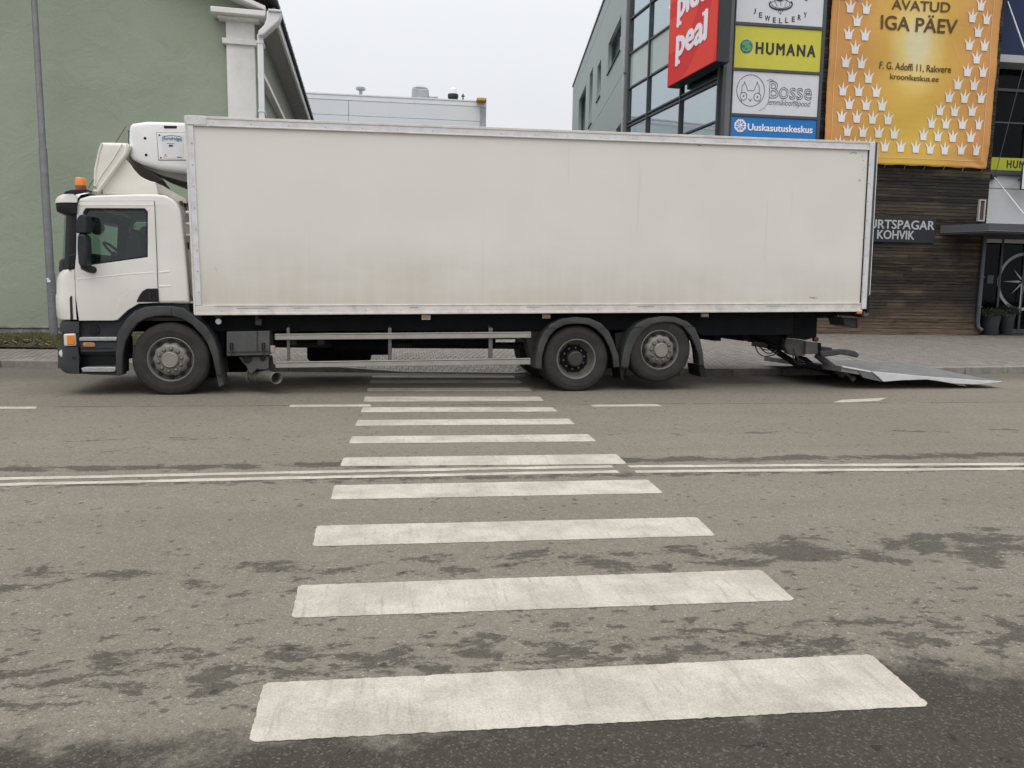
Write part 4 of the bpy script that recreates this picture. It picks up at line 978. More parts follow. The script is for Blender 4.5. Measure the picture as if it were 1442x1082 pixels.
# canopy with tie rods
zt = W(1324, 318)[1]; hz_ = .27
ax_ = W(1323.5, 318)[0]; gq = gnd(1393, 314.5, zt); gy_ = gq[1]-22.0
cn = empty('entrance_canopy', (0, 22.0, 0), 0, label='dark grey flat canopy over the shop entrance held by white rods', cat='canopy')
b = B(); pl = [(ax_, -.03), (gq[0], gy_), (gq[0]+8, gy_), (gq[0]+8, .98), (xr+.03, .98), (xr+.03, -.03)]
lo = [b.bm.verts.new((x, y, zt-hz_)) for x, y in pl]; hi = [b.bm.verts.new((x, y, zt)) for x, y in pl]; b.bm.faces.new(lo[::-1]); b.bm.faces.new(hi)
for i in range(6): b.bm.faces.new([lo[i], lo[(i+1) % 6], hi[(i+1) % 6], hi[i]])
b.build('roof_slab', M['canopy'], cn, smooth=0)
b = B(); b.tube([(ax_, -.05, zt-hz_+.05), (gq[0], gy_-.02, zt-hz_+.05), (gq[0]+8, gy_-.02, zt-hz_+.05)], .025, 6); b.build('drip_edge', M['mullion'], cn)
br_ = K(1400, 250, -.12); p1 = (br_[0], 1-.12, br_[1]); p2g = ray(1442, 302)
tt = (22+gy_+.1)/p2g[1]; p2 = (p2g[0]*tt, gy_+.1, CAMH+p2g[2]*tt)
d_ = Vector(p2)-Vector(p1); p3 = Vector(p1)+d_*((zt-p1[2])/d_.z) if abs(d_.z) > .01 else Vector(p2)
B().tube([p1, p3], .020, 10).build('tie_rod', M['white_pole'], cn)
B().box(p1[0]-.10, p1[0]+.06, 1-.16, 1-.0, p1[2]-.06, p1[2]+.10).build('rod_bracket', M['dark_box'], cn, bevel=.02)
u1 = K(1421, 2, -.6); u2 = K(1446, 78, -1.2)
B().tube([(u1[0], .45, u1[1]), (u2[0], -.2, u2[1])], .020, 10).build('upper_rod', M['white_pole'], cn)
u1 = K(1441, 95, -.9); u2 = K(1402, 245, -.1); B().tube([(u1[0], .1, u1[1]), (u2[0], .9, u2[1])], .010, 8).build('stay_cable', M['frame_grey'], cn)
fs = empty('side_notice', (0, 22.0, 0), 0, label='small white edged notice board above the canopy at the right edge', cat='sign')
a = K(1438.5, 232, -.5); c = K(1438.5, 268, -.5); bw = .75
B().box(a[0], a[0]+bw, .45, .50, c[1], a[1]).build('frame', M['dark_box'], fs, bevel=.015); B().box(a[0]+.03, a[0]+bw-.03, .444, .449, c[1]+.03, a[1]-.03).build('panel', M['sign_white'], fs, smooth=0)
B().box(a[0]+bw/2-.03, a[0]+bw/2+.03, .5, .99, (a[1]+c[1])/2-.03, (a[1]+c[1])/2+.03).build('bracket', M['mullion'], fs)
def pot(px0, px1, py0, py1, v, lab, h_f, seed):
    fx = Frame(0, 22.0+v, 0); a0, a1 = fx.at(px0, py1)[0], fx.at(px1, py1)[0]; cx_ = (a0+a1)/2; z0 = walk_z(cx_, 22+v); z1 = fx.at(px0, py0)[1]; r = (a1-a0)/2
    e = empty('plant_pot', (cx_, 22+v, z0), 0, label=lab, cat='plant pot', group='potted plants by the shop door')
    h = z1-z0; B().lathe([(0, 0), (r*.72, 0), (r*.78, .04), (r, h*.9), (r*1.04, h*.9), (r*1.04, h), (r*.9, h), (r*.88, h*.9), (0, h*.9)], 'z', 24).build('pot', M['pot'], e)
    b = B(); q = random.Random(seed)
    for i in range(900):
        t, rr2, hh = q.uniform(0, 6.28), r*1.5*q.random()**.5, q.random(); x, y, z = rr2*math.cos(t), rr2*math.sin(t), h*.95+h_f*hh*(1-.5*(rr2/r/1.5)**2); s_ = q.uniform(.02, .045); a = q.uniform(0, 6.28); bb = q.uniform(-1, 1)
        b.quad([(x, y, z), (x+s_*math.cos(a), y+s_*math.sin(a), z+s_*bb), (x+1.6*s_*math.cos(a+.3), y+1.6*s_*math.sin(a+.3), z+s_*(bb+.5)), (x+.8*s_*math.cos(a+.8), y+.8*s_*math.sin(a+.8), z+s_*.6)])
    b.fixn = False; b.build('foliage', M['foliage'], e, smooth=0, merge=False)
pot(1381.5, 1404, 444, 472, .25, 'slate coloured pot with low dark shrub beside the wooden corner', .28, 1)
pot(1407, 1425, 442, 469, .6, 'darker pot with bushier shrub in front of the glass door', .34, 2)

# ================================================================== THE LORRY
TF = Frame(-3.1, 11.17, 2.6)
T = TF.at
tr_ = empty('delivery_lorry', (-3.1, 11.17, 0), TF.a, label='white three axle refrigerated box lorry parked across the zebra crossing', cat='lorry')
TP = TF.pts
PR = math.atan2(1.26-1.106, 10.399-.305)
bo = T(273, 443, -.02); BL_, BH_ = 10.125, 2.60
bo = (bo[0]+.005, bo[1])
MB_ = Matrix.Translation((bo[0], 0, bo[1])) @ Matrix.Rotation(-PR, 4, 'Y')
BW = 2.58
def bxf(b):  # box-frame builder -> lorry frame
    b.bm.transform(MB_); return b
def boxmat():
    s = NT('box_panel'); X, Y, Z = s.xyz()
    base = s.mix(s.ramp(s.noise(.8, 4), .35, .65), (.675, .65, .60), (.71, .685, .635))
    up = s.ramp(Z, 1.5, 3.6, 0, 1); base = s.mix(s.math('MULTIPLY', up, .4), base, (.69, .69, .63))
    run = s.noise(5.0, 6, .65, s.map((1.4, 1, .10))); low = s.ramp(s.math('ADD', Z, s.math('MULTIPLY', s.math('SUBTRACT', s.noise(1.1, 5, .6, s.map((.5, 1, 1.6))), .5), 1.2)), 1.10, 2.25, 1, 0)
    dirt = s.math('MULTIPLY', low, s.ramp(run, .25, .75, .62, .92)); side = s.ramp(X, 6.5, 10.0, 1, .55)
    base = s.mix(s.math('MULTIPLY', s.math('MULTIPLY', dirt, side), .70), base, (.43, .37, .285))
    clean = s.math('MULTIPLY', s.ramp(s.noise(2.2, 5, .7, s.map((1.2, 1, .8))), .62, .72), s.math('MULTIPLY', low, .35)); base = s.mix(clean, base, (.66, .63, .57))
    speck = s.math('MULTIPLY', s.ramp(s.noise(9, 5, .8, s.map((1, 1, 1.6))), .74, .80, 0, .5), 1.0); base = s.mix(speck, base, (.36, .33, .30))
    dr = s.ramp(s.noise(13, 3, .6, s.map((1.0, 1, .03))), .66, .74, 0, .14); base = s.mix(dr, base, (.42, .38, .33))
    s.bump(s.noise(.9, 2), .06, .05); s.p.inputs['Coat Weight'].default_value = .15; return s.done(base, s.math('ADD', .38, s.math('MULTIPLY', dirt, .3)))
M['box_panel'] = boxmat()
cb = empty('cargo_box', kind=None); cb.parent = tr_
RT, RB, PF_, PRr = .105, .115, .105, .125
bxf(B().box(.04, BL_-.04, .02, BW-.02, .02, BH_-.03)).build('side_panel', M['box_panel'], cb, bevel=.006)
def bp(x0, x1, z0, z1, o0, o1, name, mt, bev=.006, lab=None):
    return bxf(B().box(x0, x1, -o1+.02, -o0+.02, z0, z1)).build(name, M[mt], cb, bevel=bev, **({'label': lab} if lab else {}))
bp(PF_*.2, BL_-.10, BH_-RT, BH_, -.06, .022, 'top_rail', 'alu'); bp(PF_, BL_-.10, BH_-RT-.012, BH_-RT+.006, -.05, .032, 'rail_lip', 'rail_white', .004)
bp(PF_*.2, BL_-.10, BH_-.022, BH_+.012, -.06, .030, 'rail_lip', 'rail_white', .004)
bp(0, BL_-.10, 0, RB, -.06, .022, 'bottom_rail', 'rail_white'); bp(0, BL_-.08, -.012, .018, -.06, .034, 'rail_lip', 'rail_white', .004); bp(PF_, BL_-.1, RB-.006, RB+.010, -.05, .030, 'rail_lip', 'rail_white', .004)
bp(0, PF_-.01, RB+.004, BH_-RT-.004, -.06, .026, 'front_post', 'alu'); bp(-.008, .018, 0, BH_+.004, -.06, .036, 'corner_strip', 'rail_white', .004)
bp(0, PF_+.16, BH_-RT, BH_+.014, -.05, .034, 'corner_casting', 'alu'); bp(0, PF_+.16, 0, RB, -.05, .028, 'corner_casting', 'rail_white')
bp(BL_-.098, BL_-.010, .03, BH_+.004, -.06, .030, 'rear_post', 'alu'); bp(BL_-.112, BL_-.099, .02, BH_-.01, -.06, .012, 'seam', 'gap', 0)
bp(BL_-.010, BL_+.035, .02, BH_+.006, -.25, .024, 'door_edge', 'mullion'); bp(BL_+.036, BL_+.05, .25, BH_-.02, -.22, .020, 'door_seal', 'alu', .002)
bp(BL_-.0, BL_+.05, -.03, .24, -.2, .026, 'buffer_block', 'black_plastic')
# rear opening frame, roof and far side
bxf(B().box(BL_-.05, BL_+.03, BW-.16, BW+.0, 0, BH_)).build('rear_post', M['alu'], cb); bxf(B().box(BL_-.04, BL_+.02, .15, BW-.15, BH_-.2, BH_+.0)).build('rear_header', M['alu'], cb)
bxf(B().box(BL_-.04, BL_+.01, .16, BW-.15, .0, BH_-.2)).build('rear_shutter', M['cream'], cb)
b = B(); k = 0
x = .35
while x < BL_-.3:
    for z in (.045, BH_-.07): b.lathe([(.007, .0), (.005, -.005), (0, -.006)], 'y', 8, (x, -.002, z))
    x += .485
z = .3
while z < BH_-.2:
    b.lathe([(.009, 0), (.007, -.008), (0, -.010)], 'y', 8, (.07, -.006, z)); b.lathe([(.008, 0), (.006, -.008), (0, -.010)], 'y', 8, (BL_-.09, -.010, z)); z += .28
bxf(b).build('rivets', M['guard'], cb, kind='stuff')
b = B()
for x_, L__ in ((.55, .42), (1.3, .22), (2.9, .12), (4.6, .2), (6.3, .26), (8.4, .3)): b.box(x_, x_+L__, -.0045, -.001, .078, .083)
bxf(b).build('scratch', M['mullion'], cb, split=True)
q = random.Random(21); b = B()
for (x_, z_, w_, h_) in ((9.93, 2.36, .05, .10), (9.95, 2.18, .04, .12), (9.90, 2.02, .06, .05), (9.75, 2.43, .12, .012), (7.2, 2.46, .10, .01), (9.97, 1.3, .02, .16), (9.2, .20, .16, .02), (.30, .6, .03, .05)):
    for k in range(7):
        xa, za_q = x_+q.uniform(-.5, .5)*w_, z_+q.uniform(-.5, .5)*h_; b.quad([(xa, .0185, za_q), (xa+w_*q.uniform(.1, .4), .0185, za_q+.004), (xa+w_*q.uniform(.1, .4), .0185, za_q+.012), (xa+.004, .0185, za_q+.009)])
bxf(b).build('scuff', M['guard'], cb, smooth=0, kind='stuff')
# underside bearers
b = B()
x = .3
while x < BL_-.2: b.box(x, x+.08, .40, BW-.40, -.11, -.005); x += .42
for y in (.78, 1.70): b.box(0.0, BL_-.05, y, y+.09, -.14, -.0)
bxf(b).build('floor_bearer', M['chassis'], cb, split=True)
# chassis
ch = empty('chassis'); ch.parent = tr_
b = B()
for y in (.86, 1.64): b.box(-1.0, 9.4, y, y+.08, .82, 1.10)
b.build('frame_rail', M['chassis'], ch, bevel=.01, split=True)
b = B()
for x in (.9, 2.1, 3.3, 4.4, 6.4, 8.2, 9.2): b.box(x, x+.10, .9, 1.7, .86, 1.04)
b.build('cross_member', M['chassis'], ch, split=True)
# body skirt beneath the box: black side channel seen under the bottom rail
zt1 = lambda x: bo[1]+(x-bo[0])*math.sin(PR)
b = B(); b.prism([(.45, zt1(.45)-.01), (9.33, zt1(9.33)-.01), (9.33, T(1150, 472, .25)[1]), (T(990, 472, .25)[0], T(990, 473, .25)[1]), (7.6, .93), (5.0, .90), (1.1, .86), (.45, .86)], .25, .31)
b.build('side_channel', M['chassis'], ch, bevel=.01)
b = B(); b.tube([(1.2, .6, .78), (4.6, .6, .80)], .025, 8); b.tube([(1.2, .7, .74), (4.9, .66, .76)], .018, 8); b.tube([(1.0, 1.25, .62), (5.6, 1.25, .60)], .055, 12); b.build('prop_shaft', M['chassis_grey'], ch, split=True)
b = B()
for y in (.25, 2.25): b.tube([(5.68, y+.0, .485), (5.68, y+.2, .485)], .12, 14)
b.tube([(5.68, .3, .485), (5.68, 2.3, .485)], .085, 14); b.tube([(6.99, .3, .585), (6.99, 2.3, .585)], .075, 12); b.tube([(0, .3, .5), (0, 2.2, .5)], .06, 12); b.lathe([(.0, -.22), (.2, -.16), (.23, 0), (.2, .16), (.0, .22)], 'y', 20, (5.68, 1.25, .485))
b.build('axle', M['chassis'], ch, split=True)
B().box(-.4, 1.1, .8, 1.8, .42, .95).build('engine_sump', M['chassis'], ch, bevel=.08)
B().prism([(2.9, .57), (2.9, .86), (4.5, .86), (4.3, .66), (3.8, .70), (3.4, .57)], 1.9, 2.3).build('spare_carrier', M['chassis_grey'], ch, bevel=.03)
b = B()
for x in (1.55, 1.95): b.tube([(x, .55, .86), (x, .55, .66)], .06, 10)
b.build('air_valve', M['chassis_grey'], ch, split=True)
# far side: tanks and guard, seen through the gap
B().prism([T(432, 470, 1.95), T(523, 470, 1.95), T(523, 507, 1.95), T(515, 511, 1.95), T(440, 511, 1.95), T(432, 507, 1.95)], 1.95, 2.42).build('fuel_tank', M['chassis'], ch, bevel=.05, seg=3)
B().box(1.1, 1.8, 1.95, 2.40, .52, .95).build('battery_box', M['toolbox'], ch, bevel=.03)
b = B()
for z in (.56, .86): b.box(3.0, 4.75, 2.42, 2.45, z, z+.10)
for x in (3.2, 4.55): b.box(x, x+.05, 2.38, 2.42, .56, 1.1)
b.build('far_guard', M['chassis_grey'], ch, split=True)
for y in (.62, .64):
    pass
b = B(); b.tube([(2.1, 1.25, .62), (3.0, 1.25, .62)], .17, 18); b.build('air_tank', M['chassis'], ch, bevel=.02)
b = B(); b.tube([(3.3, .95, .70), (4.6, .95, .70)], .11, 16); b.tube([(3.3, 1.6, .70), (4.4, 1.6, .70)], .11, 16); b.build('air_tank', M['chassis'], ch, split=True)  # tanks added mid-chassis as mass to deepen the shade under the lorry
for x_ in (5.1, 6.25, 6.5, 7.5):
    B().tube([(x_, .55, .72), (x_+.16, .55, .70)], .085, 14).build('brake_chamber', M['chassis'], ch)
for y_ in (.72, 1.78):
    B().prism([(4.75, .80), (5.2, .66), (5.68, .60), (6.2, .66), (6.6, .80), (6.6, .84), (6.2, .72), (5.68, .66), (5.2, .72), (4.75, .84)], y_, y_+.08).build('leaf_spring', M['chassis'], ch)
for x_ in (7.7, 8.1, 8.6): B().box(x_, x_+.12, .5, 2.0, .74, .95).build('cross_member', M['chassis'], ch)
# hanging air lines and bits below channel
b = B(); q = random.Random(4)
for k in range(9):
    x = 2.6+k*.26; b.tube([(x, .42, .88), (x+.04, .42, .80-.04*q.random()), (x+.1, .42, .87)], .012, 6)
b.tube([(2.3, .40, .85), (2.9, .40, .82), (3.6, .40, .845), (4.7, .40, .83), (5.0, .40, .72)], .018, 8); b.build('air_line', M['hose'], ch, split=True)

# ---------------------------------------------- wheels
def wheel(kind, y_face=.03):
    """three kinds: 'steer' & 'tag' with a bulged disc, 'drive' with a deep dished twin wheel"""
    e = bpy.data.objects.new('wheel', None); col.objects.link(e); e.parent = tr_
    Rt, Ri = .505, .292
    wdt = .30
    tw = 2 if kind == 'drive' else 1
    for k in range(tw):
        o = y_face+k*.34
        prof = [(Ri-.012, o+.015), (Ri+.012, o-.002), (Ri+.035, o-.016), (Ri+.045, o-.013), (Ri+.09, o-.028), (Ri+.125, o-.030), (Rt-.06, o-.018), (Rt-.045, o-.018), (Rt-.028, o-.004), (Rt-.006, o+.022), (Rt, o+.05), (Rt, o+wdt-.05), (Rt-.02, o+wdt-.01), (Ri+.08, o+wdt+.02), (Ri, o+wdt-.01), (Ri-.02, o+wdt-.02)]
        b = B().lathe(prof, 'y', 72)
        # tread grooves: narrow rings sunk into the crown
        for v in b.bm.verts: v.co.z = max(v.co.z, -.487) if kind != 'tag' else v.co.z
        b.build('tyre', M['tyre'], e, smooth=50)
    b = B()
    if kind != 'drive':
        o = y_face
        sc_ = lambda r, t: r*(1+.035*math.cos(10*t)) if .20 < r < .235 else r
        b.lathe([(Ri+.010, o+.012), (Ri+.014, o-.010), (Ri+.006, o-.016), (Ri-.006, o-.008), (Ri-.016, o+.03), (Ri-.03, o+.055), (.245, o+.075)], 'y', 60)
        b.lathe([(.245, o+.075), (.232, o+.05), (.222, o+.0), (.212, o-.030), (.185, o-.048), (.175, o-.052), (.118, o-.052), (.112, o-.046)], 'y', 120, sect=sc_)
        b.build('rim', M['rim'], e, smooth=45)
        b = B().lathe([(.114, o-.046), (.112, o-.066), (.104, o-.080), (.095, o-.086), (.09, o-.083), (0, o-.084)], 'y', 40); b.build('hub_cap', M['hub'], e, smooth=30)
        b = B()
        for k in range(10):
            t = 2*math.pi*(k+.5)/10; c_ = (.232*math.cos(t+.31), 0, .232*math.sin(t+.31))
            b.lathe([(.0, o+.018), (.030, o+.018), (.032, o+.026)], 'y', 12, (.243*math.cos(t+.0), 0, .243*math.sin(t+.0)))
        b.build('vent_hole', M['gap'], e, split=True)
        nr, no = .152, o-.052
    else:
        o = y_face
        b.lathe([(Ri+.010, o+.012), (Ri+.014, o-.008), (Ri+.004, o-.012), (Ri-.010, o-.002), (Ri-.016, o+.05), (Ri-.022, o+.12), (Ri-.05, o+.16), (.225, o+.175), (.20, o+.165), (.10, o+.165)], 'y', 60); b.build('rim', M['rim_dusty'], e, smooth=45)
        B().lathe([(.125, o+.165), (.122, o+.05), (.112, o+.03), (.10, o+.025), (.095, o+.02), (0, o+.022)], 'y', 40).build('hub_cap', M['hub_dark'], e, smooth=30)
        b = B()
        for k in range(8):
            t = 2*math.pi*(k+.5)/8; c_ = Vector((.218*math.cos(t), 0, .218*math.sin(t)))
            ring = [b.bm.verts.new((c_.x+math.cos(a)*.030*math.cos(t)-math.sin(a)*.018*-math.sin(t), o+.168, c_.z+math.cos(a)*.030*math.sin(t)+math.sin(a)*.018*-math.cos(t))) for a in np.linspace(0, 2*math.pi, 13)[:-1]]
            b.bm.faces.new(ring)
        b.build('vent_hole', M['gap'], e, split=True)
        nr, no = .163, o+.165
    b = B()
    for k in range(10):
        t = 2*math.pi*k/10+.18; c_ = (nr*math.cos(t), 0, nr*math.sin(t))
        b.lathe([(.023, no), (.023, no-.006), (.016, no-.008), (.016, no-.030), (.010, no-.038), (0, no-.039)], 'y', 8, c_)
    b.build('wheel_nut', M['nut'], e, smooth=0, split=True)
    if kind != 'drive':
        b = B()
        for k in range(10):
            t = 2*math.pi*k/10+.18; c_ = (nr*math.cos(t), 0, nr*math.sin(t)); b.lathe([(.030, no-.002), (.0, no-.002)], 'y', 12, c_)
        b.build('nut_recess', M['hub_dark'], e, smooth=0, split=True)
    # brake drum
    B().lathe([(0, y_face+.14), (.21, y_face+.14), (.21, y_face+.32), (0, y_face+.32)], 'y', 30).build('brake_drum', M['chassis'], e)
    return e
c1 = T(239.5, 509, -.0); c2 = T(813, 510, .0); c3 = T(930.8, 493.3, 0)
def copy_tree(o, par):
    c = o.copy(); col.objects.link(c); c.parent = par
    for chd in list(o.children): copy_tree(chd, c)
    return c
for kind, (cx_, cz_), yf in (('steer', c1, .05), ('drive', c2, .07), ('tag', c3, .06)):
    e = wheel(kind, yf); e.location = (cx_, 0, cz_ if kind == 'tag' else .487)
    if kind == 'tag': e.rotation_euler = (0, .25, 0)
    f = copy_tree(e, tr_); f.location = (cx_, 2.55, e.location.z); f.rotation_euler = (0, 0, math.pi)

# ---------------------------------------------- mudguards
def guard_arch(name, outer, inner, v0, v1, mt='fender', lip=.035, parent=None, bevel=.02):
    """arched band between two pixel-measured outlines; the wide inner sheet gives it depth"""
    o_, i_ = TP(outer, v0), TP(inner, v0)
    b = B().plate(o_+i_[::-1], v0, v0+.05, bevel=min(bevel, .015))
    n = len(o_)
    for k in range(n-1):    # top skin going inboard
        a, c = Vector((o_[k][0], v0+.03, o_[k][1])), Vector((o_[k+1][0], v0+.03, o_[k+1][1]))
        a2, c2_ = Vector((a.x, v1, a.z)), Vector((c.x, v1, c.z)); b.bm.faces.new([b.bm.verts.new(p) for p in (a, c, c2_, a2)])
    return b.build(name, M[mt], parent or tr_, smooth=50)
def arcpts(cx_, cy_, rx_, ry_, t0, t1, n): return [(cx_+rx_*math.cos(rad(t)), cy_-ry_*math.sin(rad(t))) for t in np.linspace(t0, t1, n)]
fo = [(163, 529), (162.5, 500), (164, 480), (169, 463), (178, 449), (190, 438), (204, 432.5), (222, 431), (240, 431.5), (258, 434), (274, 446), (289, 459), (300, 475), (307, 495), (312, 530)]
fi = [(172, 529), (172.5, 500), (176.5, 481), (184, 467), (193, 455.5), (205, 449), (217, 446), (231, 445), (243, 445.5), (256, 449), (270, 457.5), (283, 471), (292, 484), (299, 503), (304, 527)]
guard_arch('front_mudguard', fo, fi, .0, .62)
g2o = [(754, 519), (755, 500), (759, 484), (766, 468), (776, 457), (790, 449.5), (810, 446.5), (830, 448.5), (846, 455), (858, 467), (865, 483), (871, 500), (873, 517)]
g2i = [(763, 520), (763.5, 504), (767, 489), (774, 474), (783, 464), (796, 457.5), (812, 456), (828, 457.5), (840, 464), (851, 475), (858, 488), (863, 503), (864.5, 518)]
guard_arch('rear_mudguard', g2o, g2i, .0, .68)
g3o = [(875, 517), (877, 500), (881, 484), (888, 468), (898, 456), (912, 449), (932, 445.5), (951, 446.5), (968, 453), (979, 462), (986, 478), (990, 495), (992, 515)]
g3i = [(886, 517), (888, 500), (893, 485), (900, 473), (909, 463), (920, 456.5), (935, 454), (950, 455), (962, 460), (972, 472), (979, 486), (984, 500), (985, 515)]
guard_arch('rear_mudguard', g3o, g3i, .0, .42)
# rubber flaps and the joining seams
fl_ = T(992, 517, .05); B().prism(TP([(984, 515), (991.5, 515), (995, 531), (987, 531)], .05), .05, .5).build('mud_flap', M['black_plastic'], tr_)
B().prism(TP([(872, 517), (875, 517), (878, 536), (874, 533)], .1), .08, .5).build('mud_flap', M['black_plastic'], tr_)
B().prism(TP([(305, 526), (313, 526), (316, 542), (309, 545)], .1), .05, .45).build('mud_flap', M['fender'], tr_, bevel=.01)
b = B()
for (xa, xb, yy) in ((769, 785, 462), (844, 853, 462), (887, 906, 461), (966, 977, 460)): a, c = T(xa, yy, -.004), T(xb, yy, -.004); b.box(a[0], c[0], -.004, .01, a[1]-.004, a[1]+.004)
a = T(241, 433, -.004); c = T(241, 445, -.004); b.box(a[0]-.004, a[0]+.004, -.003, .01, c[1], a[1]); b.build('mudguard_seam', M['gap'], tr_, smooth=0, split=True)
B().prism(TP([(736, 447), (768, 448), (758, 470), (752, 500), (753, 515), (746, 500), (742, 480)], .3), .3, .6).build('inner_mudguard', M['chassis_grey'], tr_)
B().prism(TP([(866, 470), (884, 466), (876, 500), (868, 490)], .3), .3, .5).build('guard_stay', M['chassis_grey'], tr_)
B().prism(TP([(283, 446), (320, 446), (316, 480), (314, 525), (308, 500), (302, 476)], .35), .35, .6).build('inner_mudguard', M['chassis'], tr_)

# ---------------------------------------------- side guard, tool box, exhaust, small lamps
for (tl, bl, tr__, br__) in (((387, 470.5), (387, 479), (748, 467.5), (748, 476)), ((388, 510), (388, 518.5), (747, 504.5), (747, 513.5))):
    P = TP([tl, tr__, br__, bl], .0); B().prism(P, .0, .03).build('guard_rail', M['guard'], tr_, bevel=.006)
    P2 = [(x, z) for x, z in P]; B().prism([(P[0][0], P[0][1]-.012), (P[1][0], P[1][1]-.012), (P[1][0], P[1][1]-.018), (P[0][0], P[0][1]-.018)], -.003, .0).build('rail_groove', M['chassis_grey'], tr_, smooth=0)
for x_ in (406, 549, 691):
    a = T(x_-2.5, 462, .03); c = T(x_+2.5, 508, .03); B().box(a[0], c[0], .032, .075, c[1], a[1]).build('guard_bracket', M['guard_dull'], tr_, bevel=.006)
    B().tube([((a[0]+c[0])/2, .06, a[1]-.02), ((a[0]+c[0])/2, .3, a[1]+.03)], .02, 8).build('bracket_arm', M['chassis_grey'], tr_)
P = TP([(319, 467.5), (379.5, 466.5), (380, 500.5), (319, 502)], .06)
tb_ = B().prism(P, .06, .55).build('tool_box', M['toolbox'], tr_, bevel=.012)
B().prism(TP([(361.5, 467), (363, 467), (363, 494), (361.5, 494)], .055), .052, .062).build('lid_rib', M['chassis_grey'], tb_)
B().prism(TP([(319, 495.5), (380, 494.5), (380, 496), (319, 497)], .055), .052, .062).build('lid_rib', M['chassis_grey'], tb_)
for x_ in (326, 371):
    P = TP([(x_-2.5, 483), (x_+2.5, 483), (x_+1.8, 494), (x_-1.8, 494)], .045); B().prism(P, .035, .058).build('latch', M['chassis'], tb_, bevel=.006)
    a = T(x_, 484, .03); c = T(x_, 501, .03); B().tube([(a[0], .035, a[1]), (a[0]+.005, .02, (a[1]+c[1])/2), (c[0], .035, c[1])], .009, 8).build('latch_lever', M['chassis_grey'], tb_)
# bracket with cut-outs below the box and exhaust
B().prism(TP([(336, 503), (379, 502), (378, 519), (372, 521), (362, 520), (357, 524), (354, 527), (350, 524), (347, 516), (341, 510)], .12), .12, .16).build('exhaust_bracket', M['toolbox'], tr_, bevel=.008)
B().plate(arcpts(349, 502.5, 9, 10, 180, 360, 14)+[(349, 502.3)], 0, 0) if False else None
b = B(); P = TP(arcpts(348, 501.5, 7.5, 10.5, 180, 360, 14), .115); b.prism(P, .110, .119); P = TP(arcpts(370, 503, 4.5, 6, 180, 360, 10), .115); b.prism(P, .110, .119); b.build('bracket_opening', M['gap'], tr_, smooth=0, split=True)
x0_, z0_ = T(356, 530, .22); x1_, z1_ = T(372, 529, .20); x2_, z2_ = T(386, 532, -.02); x3_, z3_ = T(389.5, 533, -.08)
ex = empty('exhaust'); ex.parent = tr_
B().lathe([(.0, -.34), (.10, -.33), (.14, -.28), (.15, -.24), (.15, .18), (.14, .22), (.08, .25), (0, .25)], 'x', 28, (x0_-.35, 1.25, z0_+.10)).build('silencer', M['chassis'], ex)
b = B().tube([(x0_-.05, .30, z0_), (x0_+.10, .26, z0_), (x1_, .20, z1_), ((x1_+x2_)/2, .10, (z1_+z2_)/2), (x2_, -.0, z2_), (x3_, -.06, z3_)], [.085, .088, .085, .078, .076, .086], 24, caps=False)
o = b.build('tail_pipe', M['exhaust'], ex, smooth=60); sm = o.modifiers.new('thickness', 'SOLIDIFY'); sm.thickness = .008
d_ = Vector((x3_-x2_, -.06, z3_-z2_)).normalized(); b = B().tube([Vector((x2_, 0, z2_))-d_*.05, Vector((x2_, 0, z2_))-d_*.02], .068, 20); b.build('soot_bore', M['soot'], ex)
b = B().tube([(x0_-.06, .30, z0_), (x0_-.035, .29, z0_)], .098, 24); b.tube([(x0_+.045, .28, z0_), (x0_+.065, .275, z0_)], .098, 24); b.build('clamp', M['exhaust'], ex, split=True)
B().prism(TP([(372, 500), (383, 501), (386, 520), (390, 527), (381, 525), (377, 510)], .2), .2, .24).build('strap', M['chassis_grey'], tr_)
def marker(px0, py0, px1, py1, v, mt, base='frame_grey'):
    a, c = T(px0, py0, v), T(px1, py1, v); e = B().box(a[0], c[0], v, v+.03, c[1], a[1]).build('side_marker', M[base], tr_, bevel=.004)
    B().box(a[0]+.012, c[0]-.012, v-.012, v+.001, c[1]+.010, a[1]-.010).build('lens', M[mt], e, bevel=.005); return e
marker(594, 443.6, 606, 450.5, .06, 'beige_lens', 'rail_white'); marker(764, 442.8, 775, 449, .06, 'amber_dull', 'guard'); marker(988, 441.5, 998, 446.8, .06, 'beige_lens', 'guard'); marker(380.5, 487, 387.5, 497.5, .05, 'beige_lens', 'guard')
for px_q, kind_ in ((307.5, 0), (364, 1)):
    a = T(px_q, 446, .1)
    if kind_ == 0: B().lathe([(0, .09), (.038, .095), (.04, .11), (0, .12)], 'y', 20, (T(307.5, 453, .1)[0], 0, T(307.5, 453, .1)[1])).build('tie_ring', M['alu'], tr_); B().box(a[0]-.04, a[0]+.04, .09, .14, a[1]-.015, a[1]+.02).build('ring_mount', M['chassis_grey'], tr_)
    else: c = T(364, 454, .12); B().box(c[0]-.045, c[0]+.045, .10, .18, c[1]-.045, c[1]+.045).build('air_cylinder', M['fender'], tr_, bevel=.015); B().box(c[0]-.04, c[0]+.0, .11, .17, c[1]+.045, a[1]+.02).build('ring_mount', M['chassis_grey'], tr_)

